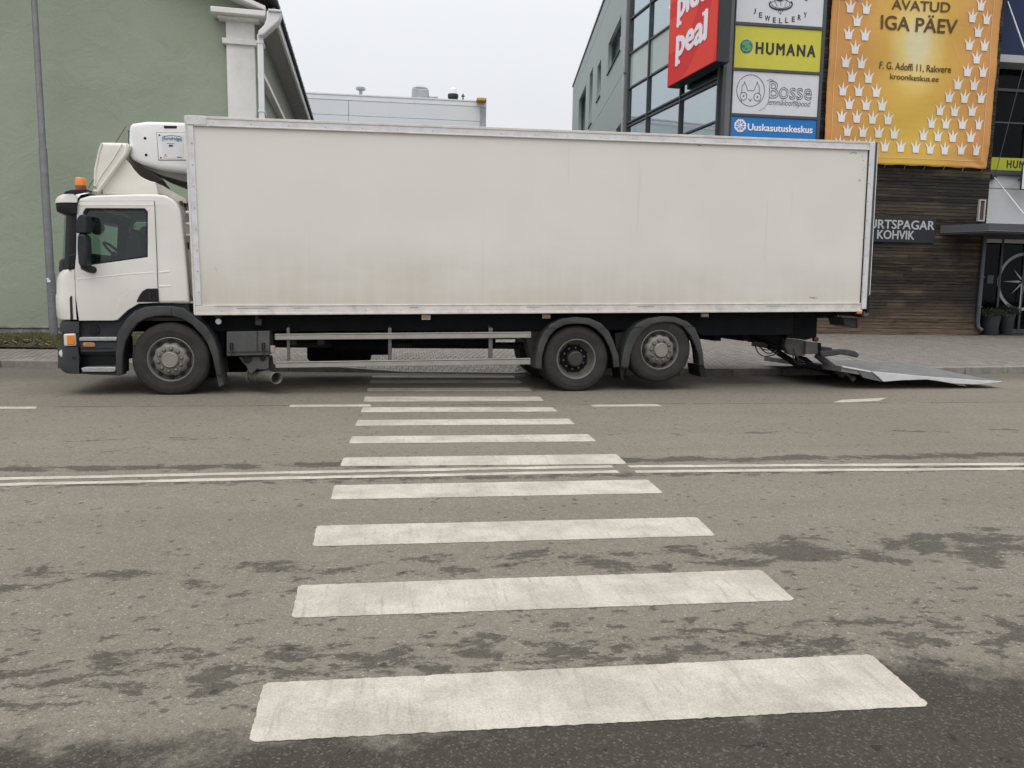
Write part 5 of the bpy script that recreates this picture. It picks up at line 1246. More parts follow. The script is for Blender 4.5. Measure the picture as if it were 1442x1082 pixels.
# ---------------------------------------------- cab
CV = .05; CW_ = 2.50
cab = empty('cab'); cab.parent = tr_
roofline = [(125.8, 275.5), (160, 274), (190, 273.3), (218.7, 273.2), (232.6, 275), (242, 279.8), (248.5, 286.5), (252.7, 293.5), (255, 306), (260, 349), (264.5, 398.7), (266.3, 424.5)]
shell = [(108.5, 286)]+[(112, 279.5)]+roofline+[(266, 427), (223.7, 427.5), (196, 428.5), (181, 437), (166.3, 451.5), (160, 452.5), (111.5, 452.5), (106.5, 415), (105.3, 380), (107.2, 357)]
win = [(118.2, 375), (117.6, 299), (121.5, 293.6), (204, 293.9), (208.6, 298.5), (208.6, 362.5)]
S_ = TP(shell, CV); WN = TP(win, CV)
def grow(poly, d, k=1):
    c = (sum(p[0] for p in poly)/len(poly), sum(p[1] for p in poly)/len(poly)); return [(p[0]+(d if p[0] > c[0] else -d), p[1]+(d if p[1] > c[1] else -d)) for p in poly]
WO = grow(WN, .012)
B().plate(S_, CV, CV+.10, holes=[WO], bevel=.035, res=3).build('side_panel', M['cab_white'], cab, smooth=60)
FAR = CV+CW_-.1
B().plate(S_, FAR-.10, FAR, holes=[WO], bevel=.035, res=3).build('side_panel', M['cab_white'], cab, smooth=60)
# shell ring: roof, rear wall, floor
def offs(poly, d):
    out = []
    n = len(poly)
    for i in range(n):
        p0_, p1_, p2_ = Vector(poly[max(i-1, 0)]), Vector(poly[i]), Vector(poly[min(i+1, n-1)]); t = (p2_-p0_).normalized(); out.append((p1_.x+t.y*d, p1_.y-t.x*d))
    return out
top_ring = TP([(108.5, 284), (113, 279)]+roofline, CV); ro_ = offs(top_ring, -.012)   # slightly in from the side bevel
ri_ = offs(top_ring, .06) if offs(top_ring, .06)[5][1] < top_ring[5][1] else offs(top_ring, -.06)
ro_ = offs(top_ring, .010) if ri_[5][1] == offs(top_ring, .06)[5][1] else offs(top_ring, -.010)
B().prism(ro_+ri_[::-1], CV+.03, FAR-.03).build('roof', M['cab_white'], cab, smooth=40)
zf = T(160, 452, CV)[1]; B().box(T(106, 450, CV)[0], T(262, 430, CV)[0], CV+.1, FAR-.1, zf, zf+.05).build('floor', M['dash'], cab)
# door with its seam
door = [(109, 291), (110.5, 286.5), (114, 284.3), (217.4, 283.8), (218.5, 310), (220.6, 357), (222, 400), (223.6, 426.5), (196, 427.8), (181, 436.6), (166.3, 450.5), (160, 451.6), (111.8, 451.8), (107, 415), (106.2, 378), (108, 357), (108.6, 320)]
DP = TP(door, CV)
B().plate(grow(DP, .006), CV-.004, CV+.01, holes=[WO]).build('door_gap', M['gap'], cab, smooth=0)
dr_ = B().plate(DP, CV-.022, CV+.02, holes=[WN], bevel=.008).build('door', M['cab_white'], cab, smooth=60)
# black rubber round the window
B().plate(grow(WN, .006), CV-.006, CV+.06, holes=[grow(WN, -.022)]).build('window_rubber', M['gap'], cab, smooth=0)
B().plate(grow(WN, .0), CV+.02, CV+.024).build('window', M['cab_glass'], cab, smooth=0)
B().plate(grow(WN, .0), FAR-.06, FAR-.056).build('window', M['cab_glass'], cab, smooth=0)
# pressed creases on door and rear quarter
b = B()
def crease(pts, r=.010, off=-.020): P = TP(pts, CV); R2 = r*3; b.tube([(x, CV+off+R2-r*.45, z) for x, z in P], R2, 16)
crease([(109, 394), (140, 390.5), (180, 386.5), (219, 384)]); crease([(224, 384), (238, 382.5)], off=.0); crease([(224, 403.5), (241, 403)], off=.0)
crease([(165, 436), (166.5, 428), (172, 418), (182, 410), (192, 406.5), (220, 405.8)], .007); crease([(111, 421.5), (150, 421.5), (192, 420.5)], .006); crease([(110.5, 425.5), (150, 425.5), (189, 424)], .005)
b.build('pressed_crease', M['cab_white'], cab, split=True)
crv = B(); P = TP([(113, 289.5), (217, 289)], CV); crv.tube([(P[0][0], CV-.021, P[0][1]), (P[1][0], CV-.021, P[1][1])], .006, 6); crv.build('drip_moulding', M['cab_white'], cab)
# black grip recess behind the door
B().prism(TP([(192, 425.6), (195.5, 417), (200.3, 410.4), (206.7, 406.6), (221.8, 406.3), (223.4, 425.6)], CV-.026), CV-.032, CV+.0).build('door_handle', M['black_plastic'], cab, bevel=.01)
b = B(); P = TP([(211, 409), (211.5, 423)], CV-.03); b.tube([(P[0][0], CV-.036, P[0][1]), (P[1][0], CV-.036, P[1][1])], .012, 8); b.build('grip_rib', M['dark_plastic'], cab)
# rear quarter rounded corner and dark gap strip
B().box(T(256, 350, .2)[0], T(262, 350, .2)[0]+.05, .3, FAR-.2, 1.35, 2.35).build('rear_wall', M['cream'], cab)
# front panel (white), rounded in plan
def lv(rows, v=.45): return [(T(a, y, CV)[1], T(s_x, y, CV)[0], T(a, y, v)[0]) for (y, s_x, a) in rows]
B().nose(lv([(378, 106, 96), (380.5, 105, 91), (384, 105, 87.3), (389, 105, 84), (396, 105.3, 82.4), (414, 105.8, 82.2), (416.5, 106, 80.8), (432, 106.6, 81.2), (447, 107.6, 82.3), (450, 108, 84)]), .42, CV+.0, CV+CW_-.1).build('front_panel', M['cab_white'], cab, smooth=50)
b = B(); P = TP([(99.5, 420), (101, 417), (102.3, 417), (103.8, 450), (100.5, 450)], CV+.03); b.prism(P, CV-.006, CV+.2); b.build('air_slot', M['gap'], cab)
b = B(); P = TP([(105.6, 378), (106.6, 378), (111.6, 452), (110.2, 452)], CV); b.prism(P, CV-.008, CV+.1); b.build('front_seam', M['gap'], cab)
# windscreen and pillar
levels_p = [(T(94, y, .45)[1], T(sx__, y, CV)[0], T(a, y, .5)[0]) for (y, sx__, a) in ((381, 107, 90.2), (345, 108, 91.8), (306, 108.6, 94), (286, 109, 96.5))]
b = B(); n = 8
for k0_, k1_, in ((0, 1),):
    pass
def nose_strip(levels, rv, v0, v1, t_a, t_b, name, mt):
    b = B()
    for (za, ua, fa), (zb2, ub, fb) in zip(levels, levels[1:]):
        for k in range(8):
            t0, t1 = t_a+(t_b-t_a)*k/8, t_a+(t_b-t_a)*(k+1)/8
            f = lambda z, us, uf, t: (us-(us-uf)*math.sin(t), v0+rv*(1-math.cos(t)), z)
            b.quad([f(za, ua, fa, t0), f(za, ua, fa, t1), f(zb2, ub, fb, t1), f(zb2, ub, fb, t0)])
            g_ = lambda z, us, uf, t: (us-(us-uf)*math.sin(t), v1-rv*(1-math.cos(t)), z)
            b.quad([g_(za, ua, fa, t0), g_(za, ua, fa, t1), g_(zb2, ub, fb, t1), g_(zb2, ub, fb, t0)])
    if t_b > 1.5:
        for (za, ua, fa), (zb2, ub, fb) in zip(levels, levels[1:]): b.quad([(fa, v0+rv, za), (fa, v1-rv, za), (fb, v1-rv, zb2), (fb, v0+rv, zb2)])
    return b.build(name, M[mt], cab, smooth=50)
V1 = CV+CW_-.1
split_loose(nose_strip(levels_p, .5, CV, V1, 0, .62, 'windscreen_pillar', 'black_plastic')); nose_strip(levels_p, .5, CV, V1, .62, math.pi/2, 'windscreen', 'cab_glass')
b = B(); P = TP([(98, 360), (107.5, 357), (106.5, 378), (97, 381)], CV+.02); b.prism(P, CV-.01, CV+.12); b.build('pillar_base', M['black_plastic'], cab, bevel=.01)
# header above windscreen and sun visor
B().nose([(T(96, 292, .5)[1], T(109, 292, CV)[0], T(97, 292, .5)[0]), (T(96, 284, .5)[1], T(109, 284, CV)[0], T(99, 284, .5)[0]), (T(100, 279, .5)[1], T(113, 280, CV)[0], T(104, 279, .5)[0]), (T(112, 276, .5)[1], T(126, 275, CV)[0], T(118, 276, .5)[0])], .45, CV+.02, V1-.02).build('roof_front', M['cab_white'], cab, smooth=60)
b = B(); b.nose([(T(90, 288, .3)[1], T(109, 288, .0)[0], T(80, 288, .3)[0]), (T(90, 283, .3)[1], T(109, 284, 0)[0], T(80.6, 283, .3)[0]), (T(90, 279, .3)[1], T(108, 281, 0)[0], T(83.5, 279, .3)[0]), (T(92, 276.6, .3)[1], T(104, 279, 0)[0], T(90, 276.8, .3)[0])], .3, -.02, V1+.07); b.build('sun_visor', M['cab_white'], cab, smooth=60)
b = B(); b.nose([(T(92, 303.5, .3)[1], T(107, 300, .0)[0], T(92, 303.5, .3)[0]), (T(90, 299, .3)[1], T(108, 299, 0)[0], T(82, 299, .3)[0]), (T(90, 289, .3)[1], T(109, 289, 0)[0], T(80.5, 289, .3)[0])], .3, -.01, V1+.06); b.build('visor_screen', M['black_plastic'], cab, smooth=60)
# interior
B().prism(TP([(97, 384), (98, 367), (112, 362), (128, 357), (145, 362), (150, 376), (140, 392)], .6), .2, 2.3).build('dashboard', M['dash'], cab, bevel=.03)
for v in (.42, 1.55):
    B().prism(TP([(176, 384), (181, 335), (186, 325), (193, 323), (200, 330), (206, 362), (206, 395), (176, 395)], v+.1), v, v+.5).build('seat', M['seat'], cab, bevel=.05, seg=3)
    B().prism(TP([(196, 330), (198, 321), (204, 318), (209, 322), (209, 333), (200, 334)], v+.15), v+.12, v+.38).build('head_rest', M['seat'], cab, bevel=.04, seg=3)
B().prism(TP([(150, 386), (180, 380), (200, 382), (200, 400), (150, 400)], .6), .35, 2.2).build('seat_base', M['seat'], cab)
cw3 = T(165, 353, .55); b = B(); n = 28; pts = []
for k in range(n+1):
    t = 2*math.pi*k/n; pts.append((cw3[0]-.07+.13*math.cos(t), .70+.21*math.sin(t), cw3[1]-.02-.13*math.cos(t)))
b.tube(pts, .018, 8); b.tube([(cw3[0]-.07, .70, cw3[1]-.02), (cw3[0]-.22, .70, cw3[1]-.25)], .03, 8); b.build('steering_wheel', M['black_plastic'], cab)
B().box(T(240, 300, .5)[0], T(244, 300, .5)[0], CV+.1, FAR-.1, 1.3, 2.45).build('rear_lining', M['inner_grey'], cab)
lvz = T(150, 277, .5)[1]
B().box(T(112, 300, .5)[0], T(238, 300, .5)[0], CV+.14, FAR-.14, lvz-.12, lvz-.08).build('head_lining', M['inner_grey'], cab)
b = B(); P = T(138, 321, 2.0); b.lathe([(.0, 1.9), (.10, 1.92), (.11, 1.96), (0, 2.0)], 'y', 18, (P[0], 0, P[1]-.0)); b.build('cab_fan', M['black_plastic'], cab)
# mirrors
mi = empty('door_mirror'); mi.parent = tr_
MV = -.16
B().prism(TP([(109.3, 329), (108.8, 318), (110.5, 308), (114, 303.5), (119, 302), (122.5, 304), (124, 312), (124, 329)], MV), MV-.06, MV+.14).build('wide_angle_housing', M['dark_plastic'], mi, bevel=.03, seg=4)
B().prism(TP([(110.6, 333), (113, 329.8), (121, 329.8), (123.3, 335), (124.3, 352), (123.8, 374), (121, 377), (114.5, 376.5), (112, 370), (110.5, 350)], MV), MV-.06, MV+.16).build('main_mirror_housing', M['dark_plastic'], mi, bevel=.03, seg=4)
b = B(); P = TP([(117, 376), (121, 379), (125, 380)], MV); b.tube([(P[0][0], MV, P[0][1]), (P[1][0], MV+.08, P[1][1]), (P[2][0], CV+.02, P[2][1])], [.04, .045, .05], 12); b.build('mirror_arm', M['black_plastic'], mi)
b = B(); P = TP([(113, 331), (104, 331)], MV); b.tube([(P[0][0], MV, P[0][1]), (P[1][0]+.06, CV, P[1][1])], .02, 8); b.build('mirror_arm', M['black_plastic'], mi)
for ob in list(mi.children):
    pass
mf = copy_tree(mi, tr_); mf.scale = (1, -1, 1); mf.location = (0, 2.5, 0)

# lower dark parts: step panel, bumper, lamp
lo_ = empty('lower_cab'); lo_.parent = tr_
B().prism(TP([(105, 452.5), (166, 452.5), (181, 438), (196, 429.5), (224, 428.5), (266, 428), (268, 446), (205, 446), (180, 462), (170, 480), (166, 500), (110, 500), (107, 470)], .10), .10, .5).build('step_well', M['dark_plastic'], lo_, bevel=.01)
B().nose(lv([(453, 112, 91), (458, 112, 88.2), (466, 112, 87.8), (469, 112, 88.5)]), .40, .03, V1+.02).build('bumper_upper', M['bumper'], lo_, smooth=50)
B().nose(lv([(469, 112, 91), (489, 112, 90)]), .38, .05, V1).build('lamp_recess', M['dark_plastic'], lo_, smooth=50)
B().nose(lv([(488.6, 111, 88), (490.5, 112, 86.8), (500, 112.6, 86.6), (512, 113, 87.2), (518, 113.2, 88.6), (522.5, 113.4, 91.5), (526.4, 113.6, 97)]), .38, .0, V1+.05).build('bumper', M['bumper'], lo_, smooth=50)
for v in (0,):
    P = TP([(89.5, 470.5), (105.8, 469.8), (107, 487.5), (90, 487.5)], .02)
    hl = B().prism(P, .01, .4).build('headlight', M['lens_grey'], lo_, bevel=.015)
    B().prism(TP([(94, 472.3), (104.5, 471.8), (105.3, 485.6), (94.8, 485.6)], .005), -.002, .02).build('indicator_lens', M['amber'], hl, bevel=.008)
B().prism(TP([(113.5, 526.5), (112.5, 489), (112, 482), (164, 482), (165, 489), (165, 528.8), (130, 527.8)], .20), .20, .45).build('step_back', M['black_plastic'], lo_)
B().prism(TP([(112, 480.8), (164.5, 480.8), (165.5, 496), (113, 497)], .02), .02, .3).build('step_beam', M['bumper'], lo_, bevel=.015)
B().prism(TP([(114, 524.6), (162, 524.4), (166, 525.5), (166, 529), (113.5, 527)], .03), .03, .3).build('step_sill', M['bumper'], lo_, bevel=.008)
B().prism(TP([(111.3, 476.3), (114, 475.2), (163, 475.2), (164.3, 475.8), (163.4, 480.3), (111.5, 480.6)], -.01), -.01, .28).build('upper_step', M['step'], lo_, bevel=.008)
B().prism(TP([(114, 519), (118, 517.6), (160, 517.4), (162.5, 518), (162, 523.4), (158, 524.2), (116, 524)], -.01), -.01, .28).build('lower_step', M['step'], lo_, bevel=.008)
B().prism(TP([(163.5, 475), (168, 462), (170, 470), (168, 484), (170, 529.5), (164, 529.5)], .02), .02, .3).build('step_end', M['bumper'], lo_, bevel=.01)
mk = B().prism(TP([(116.5, 482.4), (131, 482.6), (133.5, 484), (133.5, 488.6), (118, 488.8), (116.5, 487)], .0), -.002, .03).build('side_marker', M['amber_dull'], lo_, bevel=.006)
B().lathe([(.0, -.012), (.010, -.010), (.016, .0)], 'y', 12, (T(119.5, 485.5, 0)[0], 0, T(119.5, 485.5, 0)[1])).build('lens', M['amber'], mk)
cx3, cz3 = T(132, 465.5, .08); B().lathe([(.075, .10), (.07, .085), (.045, .083), (.042, .078), (.0, .076)], 'y', 24, (cx3, 0, cz3)).build('filler_cap', M['black_plastic'], lo_, smooth=30)
B().prism(TP([(113, 490.8), (160, 489.8), (160, 490.8), (113, 491.8)], .012), .012, .03).build('beam_groove', M['gap'], lo_, smooth=0)
a = T(104, 504, .0); B().box(a[0]-.02, a[0]+.02, -.004, .05, a[1]-.012, a[1]+.012).build('bumper_plug', M['gap'], lo_)
a = T(90.5, 497, .2); B().lathe([(.0, .08), (.05, .09), (.055, .12)], 'y', 16, (a[0]+.02, 0, a[1])).build('fog_lamp', M['alu'], lo_)

# beacon
be = empty('beacon'); be.parent = tr_
BV = .45; a = T(114, 266, BV)
bw_ = (T(122, 262, BV)[0]-T(106, 262, BV)[0])/2; zb0, zb1 = T(114, 268, BV)[1], T(114, 250.6, BV)[1]; zmid = zb0+(zb1-zb0)*.34
B().lathe([(bw_*.98, zb0), (bw_*1.0, zmid), (0, zmid)], 'z', 24, (a[0], BV, 0)).build('lens', M['beacon_low'], be)
B().lathe([(bw_, zmid+.002), (bw_*.97, zb1-.05), (bw_*.9, zb1-.01), (bw_*.8, zb1), (0, zb1)], 'z', 24, (a[0], BV, 0)).build('lens', M['amber'], be)
P = TP([(94, 275), (96, 271.5), (104, 269), (125, 267.5), (126.5, 269.5), (124, 272), (116, 273.5), (104, 276.5), (97, 276.5)], BV); B().prism(P, BV-.13, BV+.13).build('base', M['black_plastic'], be, bevel=.015)

# roof deflector and side fairings
df = empty('air_deflector'); df.parent = tr_
DV = .22
pts = [(142.5, 200.2), (160, 200.4), (177.5, 201.2), (183.3, 205), (178.4, 217), (137.9, 271.5), (133, 261), (130.3, 250.7), (131, 238), (134.2, 224), (138, 211)]
dp_ = TP(pts, DV); B().plate(dp_, DV, 2.30, bevel=.05, res=4).build('wind_shell', M['cream'], df, smooth=60)
B().prism(TP([(177.5, 201.2), (183.8, 205), (178.8, 217.5), (137.9, 272), (136, 268), (174, 215)], DV-.02), DV-.035, DV+.06).build('shell_lip', M['cream'], df, bevel=.015)
b = B(); P = TP([(143.5, 202), (139.5, 214), (134.5, 240), (133.3, 262)], DV); b.tube([(x, DV-.004, z) for x, z in P], .012, 8); P = TP([(172, 203), (158, 226), (142, 248), (134.5, 262)], DV); b.tube([(x, DV-.004, z) for x, z in P], .009, 8); b.build('shell_crease', M['cream'], df, split=True)
fp = [(144.6, 274), (143.5, 261.4), (176.5, 223.5), (183.3, 231.3), (187, 237), (192, 243), (197, 248), (203.7, 251.8), (211, 255), (218.3, 256.8), (220.5, 262), (222.9, 274)]
B().plate(TP(fp, DV+.05), DV+.05, DV+.09, bevel=.012).build('side_fairing', M['cream'], df, smooth=60)
fp2 = fp[:-3]+[(224, 259), (236, 264), (250, 274), (262, 290), (222.9, 290)]
FP2 = TP(fp[:8]+[(211, 256), (219, 262), (226, 274), (222.9, 278)], DV+.05); B().plate(FP2, 2.2, 2.24, bevel=.012).build('side_fairing', M['cream'], df, smooth=60)
b = B(); P = TP([(145.5, 259), (176, 222.5)], DV+.04); b.tube([(P[0][0], DV+.1, P[0][1]), (P[1][0], DV+.1, P[1][1])], .02, 8); b.build('fairing_frame', M['frame_grey'], df)
b = B(); P = TP([(150, 273), (184, 232)], .9); b.box(P[0][0], P[1][0]+.2, .35, 2.1, P[0][1]-.03, P[0][1]); b.build('deflector_base', M['cream'], df)
# rear side skirts between the cab and the box (cream, curved)
B().plate(TP([(203, 254), (218, 256.5), (230, 262), (240, 268), (252, 275), (262, 280), (263, 287), (248, 284), (238, 277), (225, 273.5), (210, 273.5)], .5), .50, .54, bevel=.01).build('rear_fairing', M['cream'], df, smooth=60)
b = B(); P = T(134, 262, .1); P2 = T(180, 180, .1); b.tube([(T(128, 266, BV)[0], BV-.1, T(128, 266, BV)[1]), (T(180.5, 180, BV)[0], BV-.1, T(180.5, 180, BV)[1])], .005, 6); b.build('stay_wire', M['mullion'], df)

# refrigeration unit on the headboard
ru = empty('cooling_unit'); ru.parent = tr_
RV = .28
up = [(181.2, 182), (182.5, 176.5), (186, 173.4), (207, 170.6), (235, 171.3), (268, 172.5), (268, 243), (262, 242.5), (225, 237.8), (198, 231), (186, 225), (182, 219), (180.6, 198)]
B().plate(TP(up, RV), RV, 2.30, bevel=.06, res=4).build('casing', M['unit_white'], ru, smooth=60)
B().prism(TP([(183, 224), (198, 231), (225, 238), (268, 243.5), (268, 258), (262, 256), (225, 246), (200, 236)], RV+.25), RV+.25, 2.2).build('unit_underside', M['soffit'], ru, bevel=.02)
B().prism(TP([(179.6, 183), (182.5, 182), (181.5, 221), (180, 219)], RV+.1), RV+.12, 2.1).build('front_grille', M['mullion'], ru, bevel=.01)
B().prism(TP([(230.5, 177.2), (249.3, 177.5), (248.8, 181.2), (231.3, 181)], RV), RV-.006, RV+.02).build('hand_hole', M['gap'], ru, bevel=.004)
for q in ((204.3, 195), (205.8, 218.5)):
    c = T(*q, RV); B().lathe([(.019, 0), (.015, -.004), (0, -.003)], 'y', 14, (c[0], RV, c[1])).build('fastener', M['gap'], ru)
ap = TP([(221, 187.2), (264, 187.2), (264, 225.5), (223.8, 225.5)], RV)
B().prism(grow(ap, .006), RV-.003, RV+.01).build('panel_gap', M['line_grey'], ru, smooth=0)
B().prism(ap, RV-.012, RV+.0).build('access_panel', M['unit_white'], ru, bevel=.008)
B().prism(TP([(228, 190.5), (258, 190.5), (258, 223), (229.5, 223)], RV-.012), RV-.016, RV-.011).build('label_plate', M['sticker'], ru, smooth=0)
for q in ((224.5, 190.5), (226.5, 222.5)): c = T(*q, RV-.014); B().lathe([(.012, 0), (.009, -.003), (0, -.003)], 'y', 10, (c[0], RV-.013, c[1])).build('panel_screw', M['gap'], ru)
b = B(); a = T(230.5, 198.5, RV-.017); c = T(254.5, 193.5, RV-.017); put_text(b, 'Eurofridge', a[0], a[1], c[0], c[1], RV-.017, bold=.01)
P = TP([(228.8, 193), (228, 196), (229.5, 199)], RV-.018); b.tube([(x, RV-.017, z) for x, z in P], .004, 5); P = TP([(230, 192.3), (242, 190.8), (254, 192.5), (256, 196), (254.5, 199.5)], RV-.018); b.tube([(x, RV-.017, z) for x, z in P], .0035, 5)
b.build('unit_lettering', M['ink_blue'], ru, smooth=0)
c = T(240.6, 205.5, RV-.017); b = B(); b.plate([(c[0]+.030*math.cos(t), c[1]+.013*math.sin(t)) for t in np.linspace(0, 6.28, 19)[:-1]], RV-.019, RV-.0165); b.box(c[0]-.05, c[0]+.05, RV-.018, RV-.0165, c[1]+.026, c[1]+.031); a = T(253, 222, RV); b.box(a[0]-.03, a[0]+.03, RV-.018, RV-.0165, a[1]-.004, a[1]+.006); b.build('unit_badge', M['ink'], ru, smooth=0)
c = T(233, 218.5, RV-.017); B().plate([(c[0]-.022, c[1]-.018), (c[0]+.022, c[1]-.018), (c[0], c[1]+.022)], RV-.019, RV-.0165).build('warning_triangle', M['warn'], ru, smooth=0)
for yq in (300, 316.2, 332.2):
    c = T(266, yq, .3); B().lathe([(.0, -.03), (.022, -.025), (.024, .03)], 'x', 12, (c[0]-.0, .25, c[1])).build('hose_coupling', M['sticker'], tr_)
b = B()
for k, xq in enumerate((256, 259, 262)): P = TP([(xq, 284), (xq+1.5, 310), (xq+4, 350), (xq+6, 400)], .5); b.tube([(x, .45+.12*k, z) for x, z in P], .022, 8)
b.build('coiled_hose', M['steel_brown'], tr_, split=True)
P = T(259, 347, .4); B().box(P[0]-.05, P[0]+.09, .3, .7, P[1]-.05, P[1]+.05).build('cab_damper', M['gap'], tr_)

# ---------------------------------------------- tail lift
tl = empty('tail_lift'); tl.parent = tr_
def tlp(name, pts, v0, v1, mt='lift_grey', bev=.01, **kw): return B().prism(TP(pts, v0), v0, v1).build(name, M[mt], tl, bevel=bev, **kw)
tlp('hanger', [(1106, 440), (1151, 439), (1151, 451), (1150, 475), (1135, 479), (1108, 476)], .42, .50, 'chassis')
tlp('mount_plate', [(1030, 470), (1108, 470), (1108, 492), (1094, 492), (1076, 482), (1055, 482), (1055, 470)], .55, .62, 'chassis')
tlp('cross_tube', [(1135, 481), (1153, 483), (1153, 499), (1134.5, 499)], .35, 2.2, 'toolbox', .008)
tlp('tube_bracket', [(1107, 476), (1135, 480), (1134, 501), (1122, 502), (1110, 498), (1105, 488)], .40, .52, 'lift_grey')
tlp('tube_end', [(1152.5, 483), (1156.5, 483), (1157, 499), (1153, 500)], .33, .5, 'chassis')
def cyl(name, a, c, va, vb_, r, mt='chassis', n=14, rr=None): P, Q_ = T(*a, va), T(*c, vb_); return B().tube([(P[0], va, P[1]), (Q_[0], vb_, Q_[1])], rr or r, n).build(name, M[mt], tl, bevel=0)
for dv in (0, 1.45):
    o1 = cyl('lift_arm', (1150, 500), (1188, 529), .50+dv, .45+dv, .055, 'lift_grey'); cyl('ram_rod', (1180, 518), (1202, 534), .42+dv, .36+dv, .028, 'exhaust'); cyl('ram_eye', (1199, 532), (1203.5, 535), .36+dv, .34+dv, .05, 'exhaust', 12)
    cyl('tilt_ram', (1128, 512), (1184, 527), .62+dv, .60+dv, .06, 'chassis'); cyl('lift_ram', (1083, 488), (1126, 516), .66+dv, .66+dv, .05, 'chassis')
tlp('lever', [(1122, 500), (1136, 503), (1150, 514), (1140, 518), (1120, 513)], .60, .66, 'chassis')
P = TP([(1156, 494.5), (1190, 491.8), (1205, 494.5), (1210.5, 499), (1209, 504), (1201, 502.5), (1186, 499.5), (1170, 502), (1157, 503)], .28); B().prism(P, .28, .38).build('support_leg', M['lift_grey'], tl, bevel=.02, seg=3)
P = TP([(1156, 488), (1172, 490), (1172, 493), (1157, 494)], .5); B().prism(P, .5, .6).build('support_bracket', M['lift_grey'], tl, bevel=.01)
b = B()
for k, (a, m_, c) in enumerate((((1063, 483), (1073, 501), (1096, 497)), ((1065, 484), (1074, 492), (1088, 492)), ((1066, 483), (1078, 497), (1092, 493)), ((1117, 491), (1115, 506), (1126, 514)), ((1121, 491), (1120, 507), (1130, 512)), ((1112, 490), (1118, 503), (1128, 509)))):
    A_, M_, C_ = (np.array(T(*q, .5)) for q in (a, m_, c)); pth = []
    for t in np.linspace(0, 1, 12): p = (1-t)**2*A_+2*t*(1-t)*(2*M_-.5*A_-.5*C_)+t*t*C_; pth.append((p[0], .5-.02*k, p[1]))
    b.tube(pth, .010, 6)
b.build('hydraulic_hose', M['hose'], tl, split=True)
c = T(1149, 478, .45); B().lathe([(0, .42), (.04, .43), (.04, .5)], 'y', 12, (c[0], 0, c[1])).build('reflector', M['rust_red'], tl)
# platform lying on the road: wedge-thin tip, deep hinge side, aluminium tread
def tz_at(px, py, v): u, z = T(px, py, v); return u, z
un, zn0 = T(1228, 524, .02); ut, zt0 = T(1407, 538.5, .02); hz1 = T(1185, 516, .02)
utf, ztf = T(1236, 509, 2.55); uhf, zhf = T(1172, 504.3, 2.4)
ut = T(1408, 538.5, .05)[0]; z_tip = .045
tipz_far = max(ztf, .03)
pf = B(); hu = hz1[0]; hz_n = hz1[1]
topn = [(hu, hz_n), (un, zn0+.01), (ut, T(1408, 538.2, .02)[1])]
topf = [(hu, max(zhf, .32)), (un, max(zhf, .32)*.8), (ut-.02, tipz_far)]
def surf(u, side): P = topn if side == 0 else topf
vN, vF = .02, 2.5
for (a, c) in ((0, 1), (1, 2)):
    n_ = 1
    A0, A1, B0, B1 = topn[a], topn[c], topf[a], topf[c]
    pf.quad([(A0[0], vN, A0[1]), (A1[0], vN, A1[1]), (B1[0], vF, B1[1]), (B0[0], vF, B0[1])])
th0, th1 = .085, .012
thk = [th0, th0, th1]
for (a, c) in ((0, 1), (1, 2)):
    for P_, v in ((topn, vN), (topf, vF)): pf.quad([(P_[a][0], v, P_[a][1]), (P_[c][0], v, P_[c][1]), (P_[c][0], v, P_[c][1]-thk[c]), (P_[a][0], v, P_[a][1]-thk[a])])
    pf.quad([(topn[a][0], vN, topn[a][1]-thk[a]), (topn[c][0], vN, topn[c][1]-thk[c]), (topf[c][0], vF, topf[c][1]-thk[c]), (topf[a][0], vF, topf[a][1]-thk[a])])
pf.quad([(topn[0][0], vN, topn[0][1]), (topf[0][0], vF, topf[0][1]), (topf[0][0], vF, topf[0][1]-th0), (topn[0][0], vN, topn[0][1]-th0)])
pf.quad([(topn[2][0], vN, topn[2][1]), (topf[2][0], vF, topf[2][1]), (topf[2][0], vF, topf[2][1]-th1), (topn[2][0], vN, topn[2][1]-th1)])
pf.build('platform', M['plate_alu'], tl, smooth=0)
pe = [(1226.5, 523.3), (1245, 524.8), (1275, 527.5), (1303, 530.2), (1340, 533), (1385, 536.2), (1410, 537), (1405, 538.8), (1370, 541.5), (1340, 540), (1316, 536), (1303.6, 534.5), (1270, 535.5), (1243, 537.6), (1236, 531)]
B().prism(TP(pe, .0), -.02, .02).build('side_skirt', M['plate_white'], tl, bevel=.004)
B().prism(TP([(1205, 519), (1226, 523.3), (1236, 531), (1240, 537.5), (1215, 532)], .02), .0, .05).build('hinge_plate', M['frame_grey'], tl, bevel=.004)
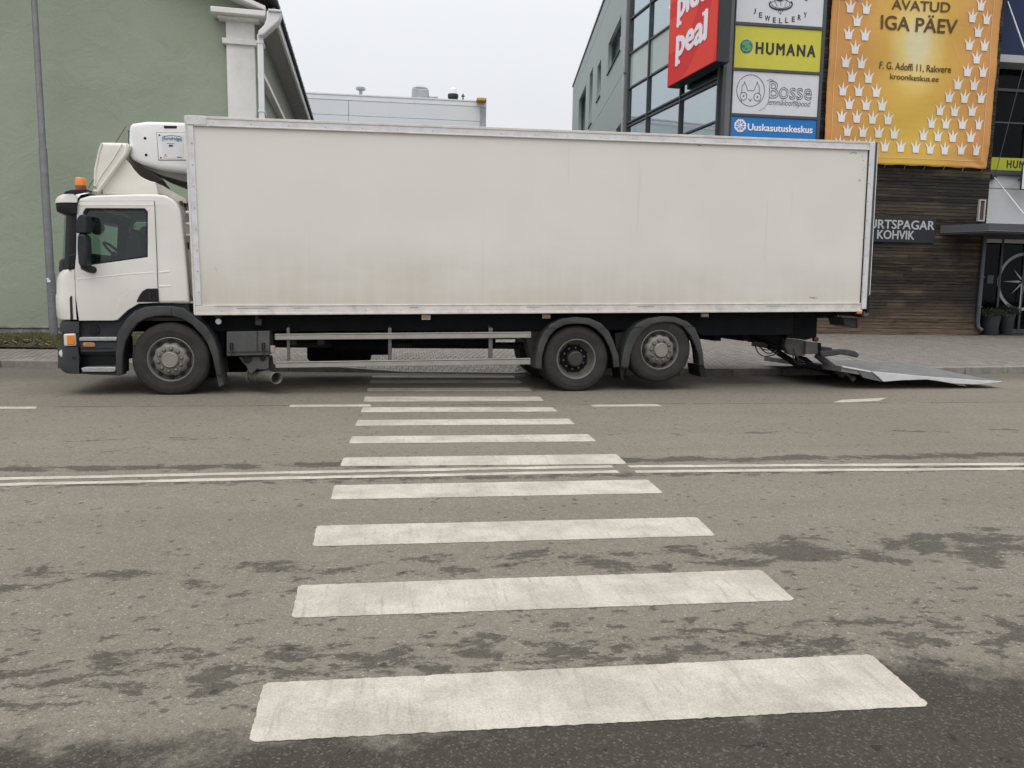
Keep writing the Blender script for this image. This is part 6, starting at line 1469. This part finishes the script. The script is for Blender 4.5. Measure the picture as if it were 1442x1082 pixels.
B().prism(TP([(1185, 515), (1226, 522.5), (1226.5, 525), (1186, 517.5)], -.0), -.01, .04).build('edge_strip', M['alu'], tl, bevel=.004)
a = T(1361, 543.5, .06); B().tube([(a[0]-.0, .04, .028), (a[0], .22, .028)], .028, 12).build('roller', M['chassis_grey'], tl)
B().prism(TP([(1335, 538), (1358, 540), (1360, 544), (1350, 543)], .04), .03, .06).build('roller_arm', M['guard'], tl)
tpf = [Vector((topn[1][0]+.02, vN+.1, topn[1][1]+.004)), Vector((topf[1][0]+.02, vF-.05, topf[1][1]+.004))]
b = B()
for k in range(1, 9):
    t = k/9; a_ = Vector((topn[1][0]+(topn[2][0]-topn[1][0])*t*.94, vN+.06, topn[1][1]+(topn[2][1]-topn[1][1])*t*.94)); c_ = Vector((topf[1][0]+(topf[2][0]-topf[1][0])*t*.94, vF-.06, topf[1][1]+(topf[2][1]-topf[1][1])*t*.94)); b.tube([a_, c_], .006, 4)
b.build('grip_ridge', M['plate_alu'], tl, split=True)
# rear lamp cluster and end fittings under the box tail
rl = empty('rear_lamp'); rl.parent = tr_
B().prism(TP([(1187, 447.5), (1211, 448), (1210, 458), (1206, 462.5), (1190, 459)], .12), .12, .55).build('housing', M['dark_plastic'], rl, bevel=.01)
B().prism(TP([(1207, 448.5), (1212, 449), (1211, 459), (1207.5, 462)], .10), .10, .5).build('lens', M['rust_red'], rl, bevel=.006)
B().prism(TP([(1186, 446), (1208, 447), (1208, 448.5), (1186, 447.6)], .08), .08, .5).build('bracket', M['toolbox'], rl)
marker(1205.5, 438.3, 1214.2, 443, .0, 'amber', 'dark_plastic')
B().prism(TP([(1180, 439), (1222, 438.2), (1221, 446), (1212, 447), (1200, 445), (1185, 445)], .12), .12, .2).build('rear_beam', M['chassis'], tr_, bevel=.01)
c = T(1219, 441.5, .05); B().lathe([(0, .03), (.045, .035), (.05, .06), (.05, .14)], 'y', 16, (c[0], 0, c[1])).build('hinge_roller', M['frame_grey'], tr_)
B().prism(TP([(1150, 440), (1182, 439.5), (1178, 447), (1166, 448), (1155, 443)], .3), .3, .36).build('tail_bracket', M['chassis'], tr_)
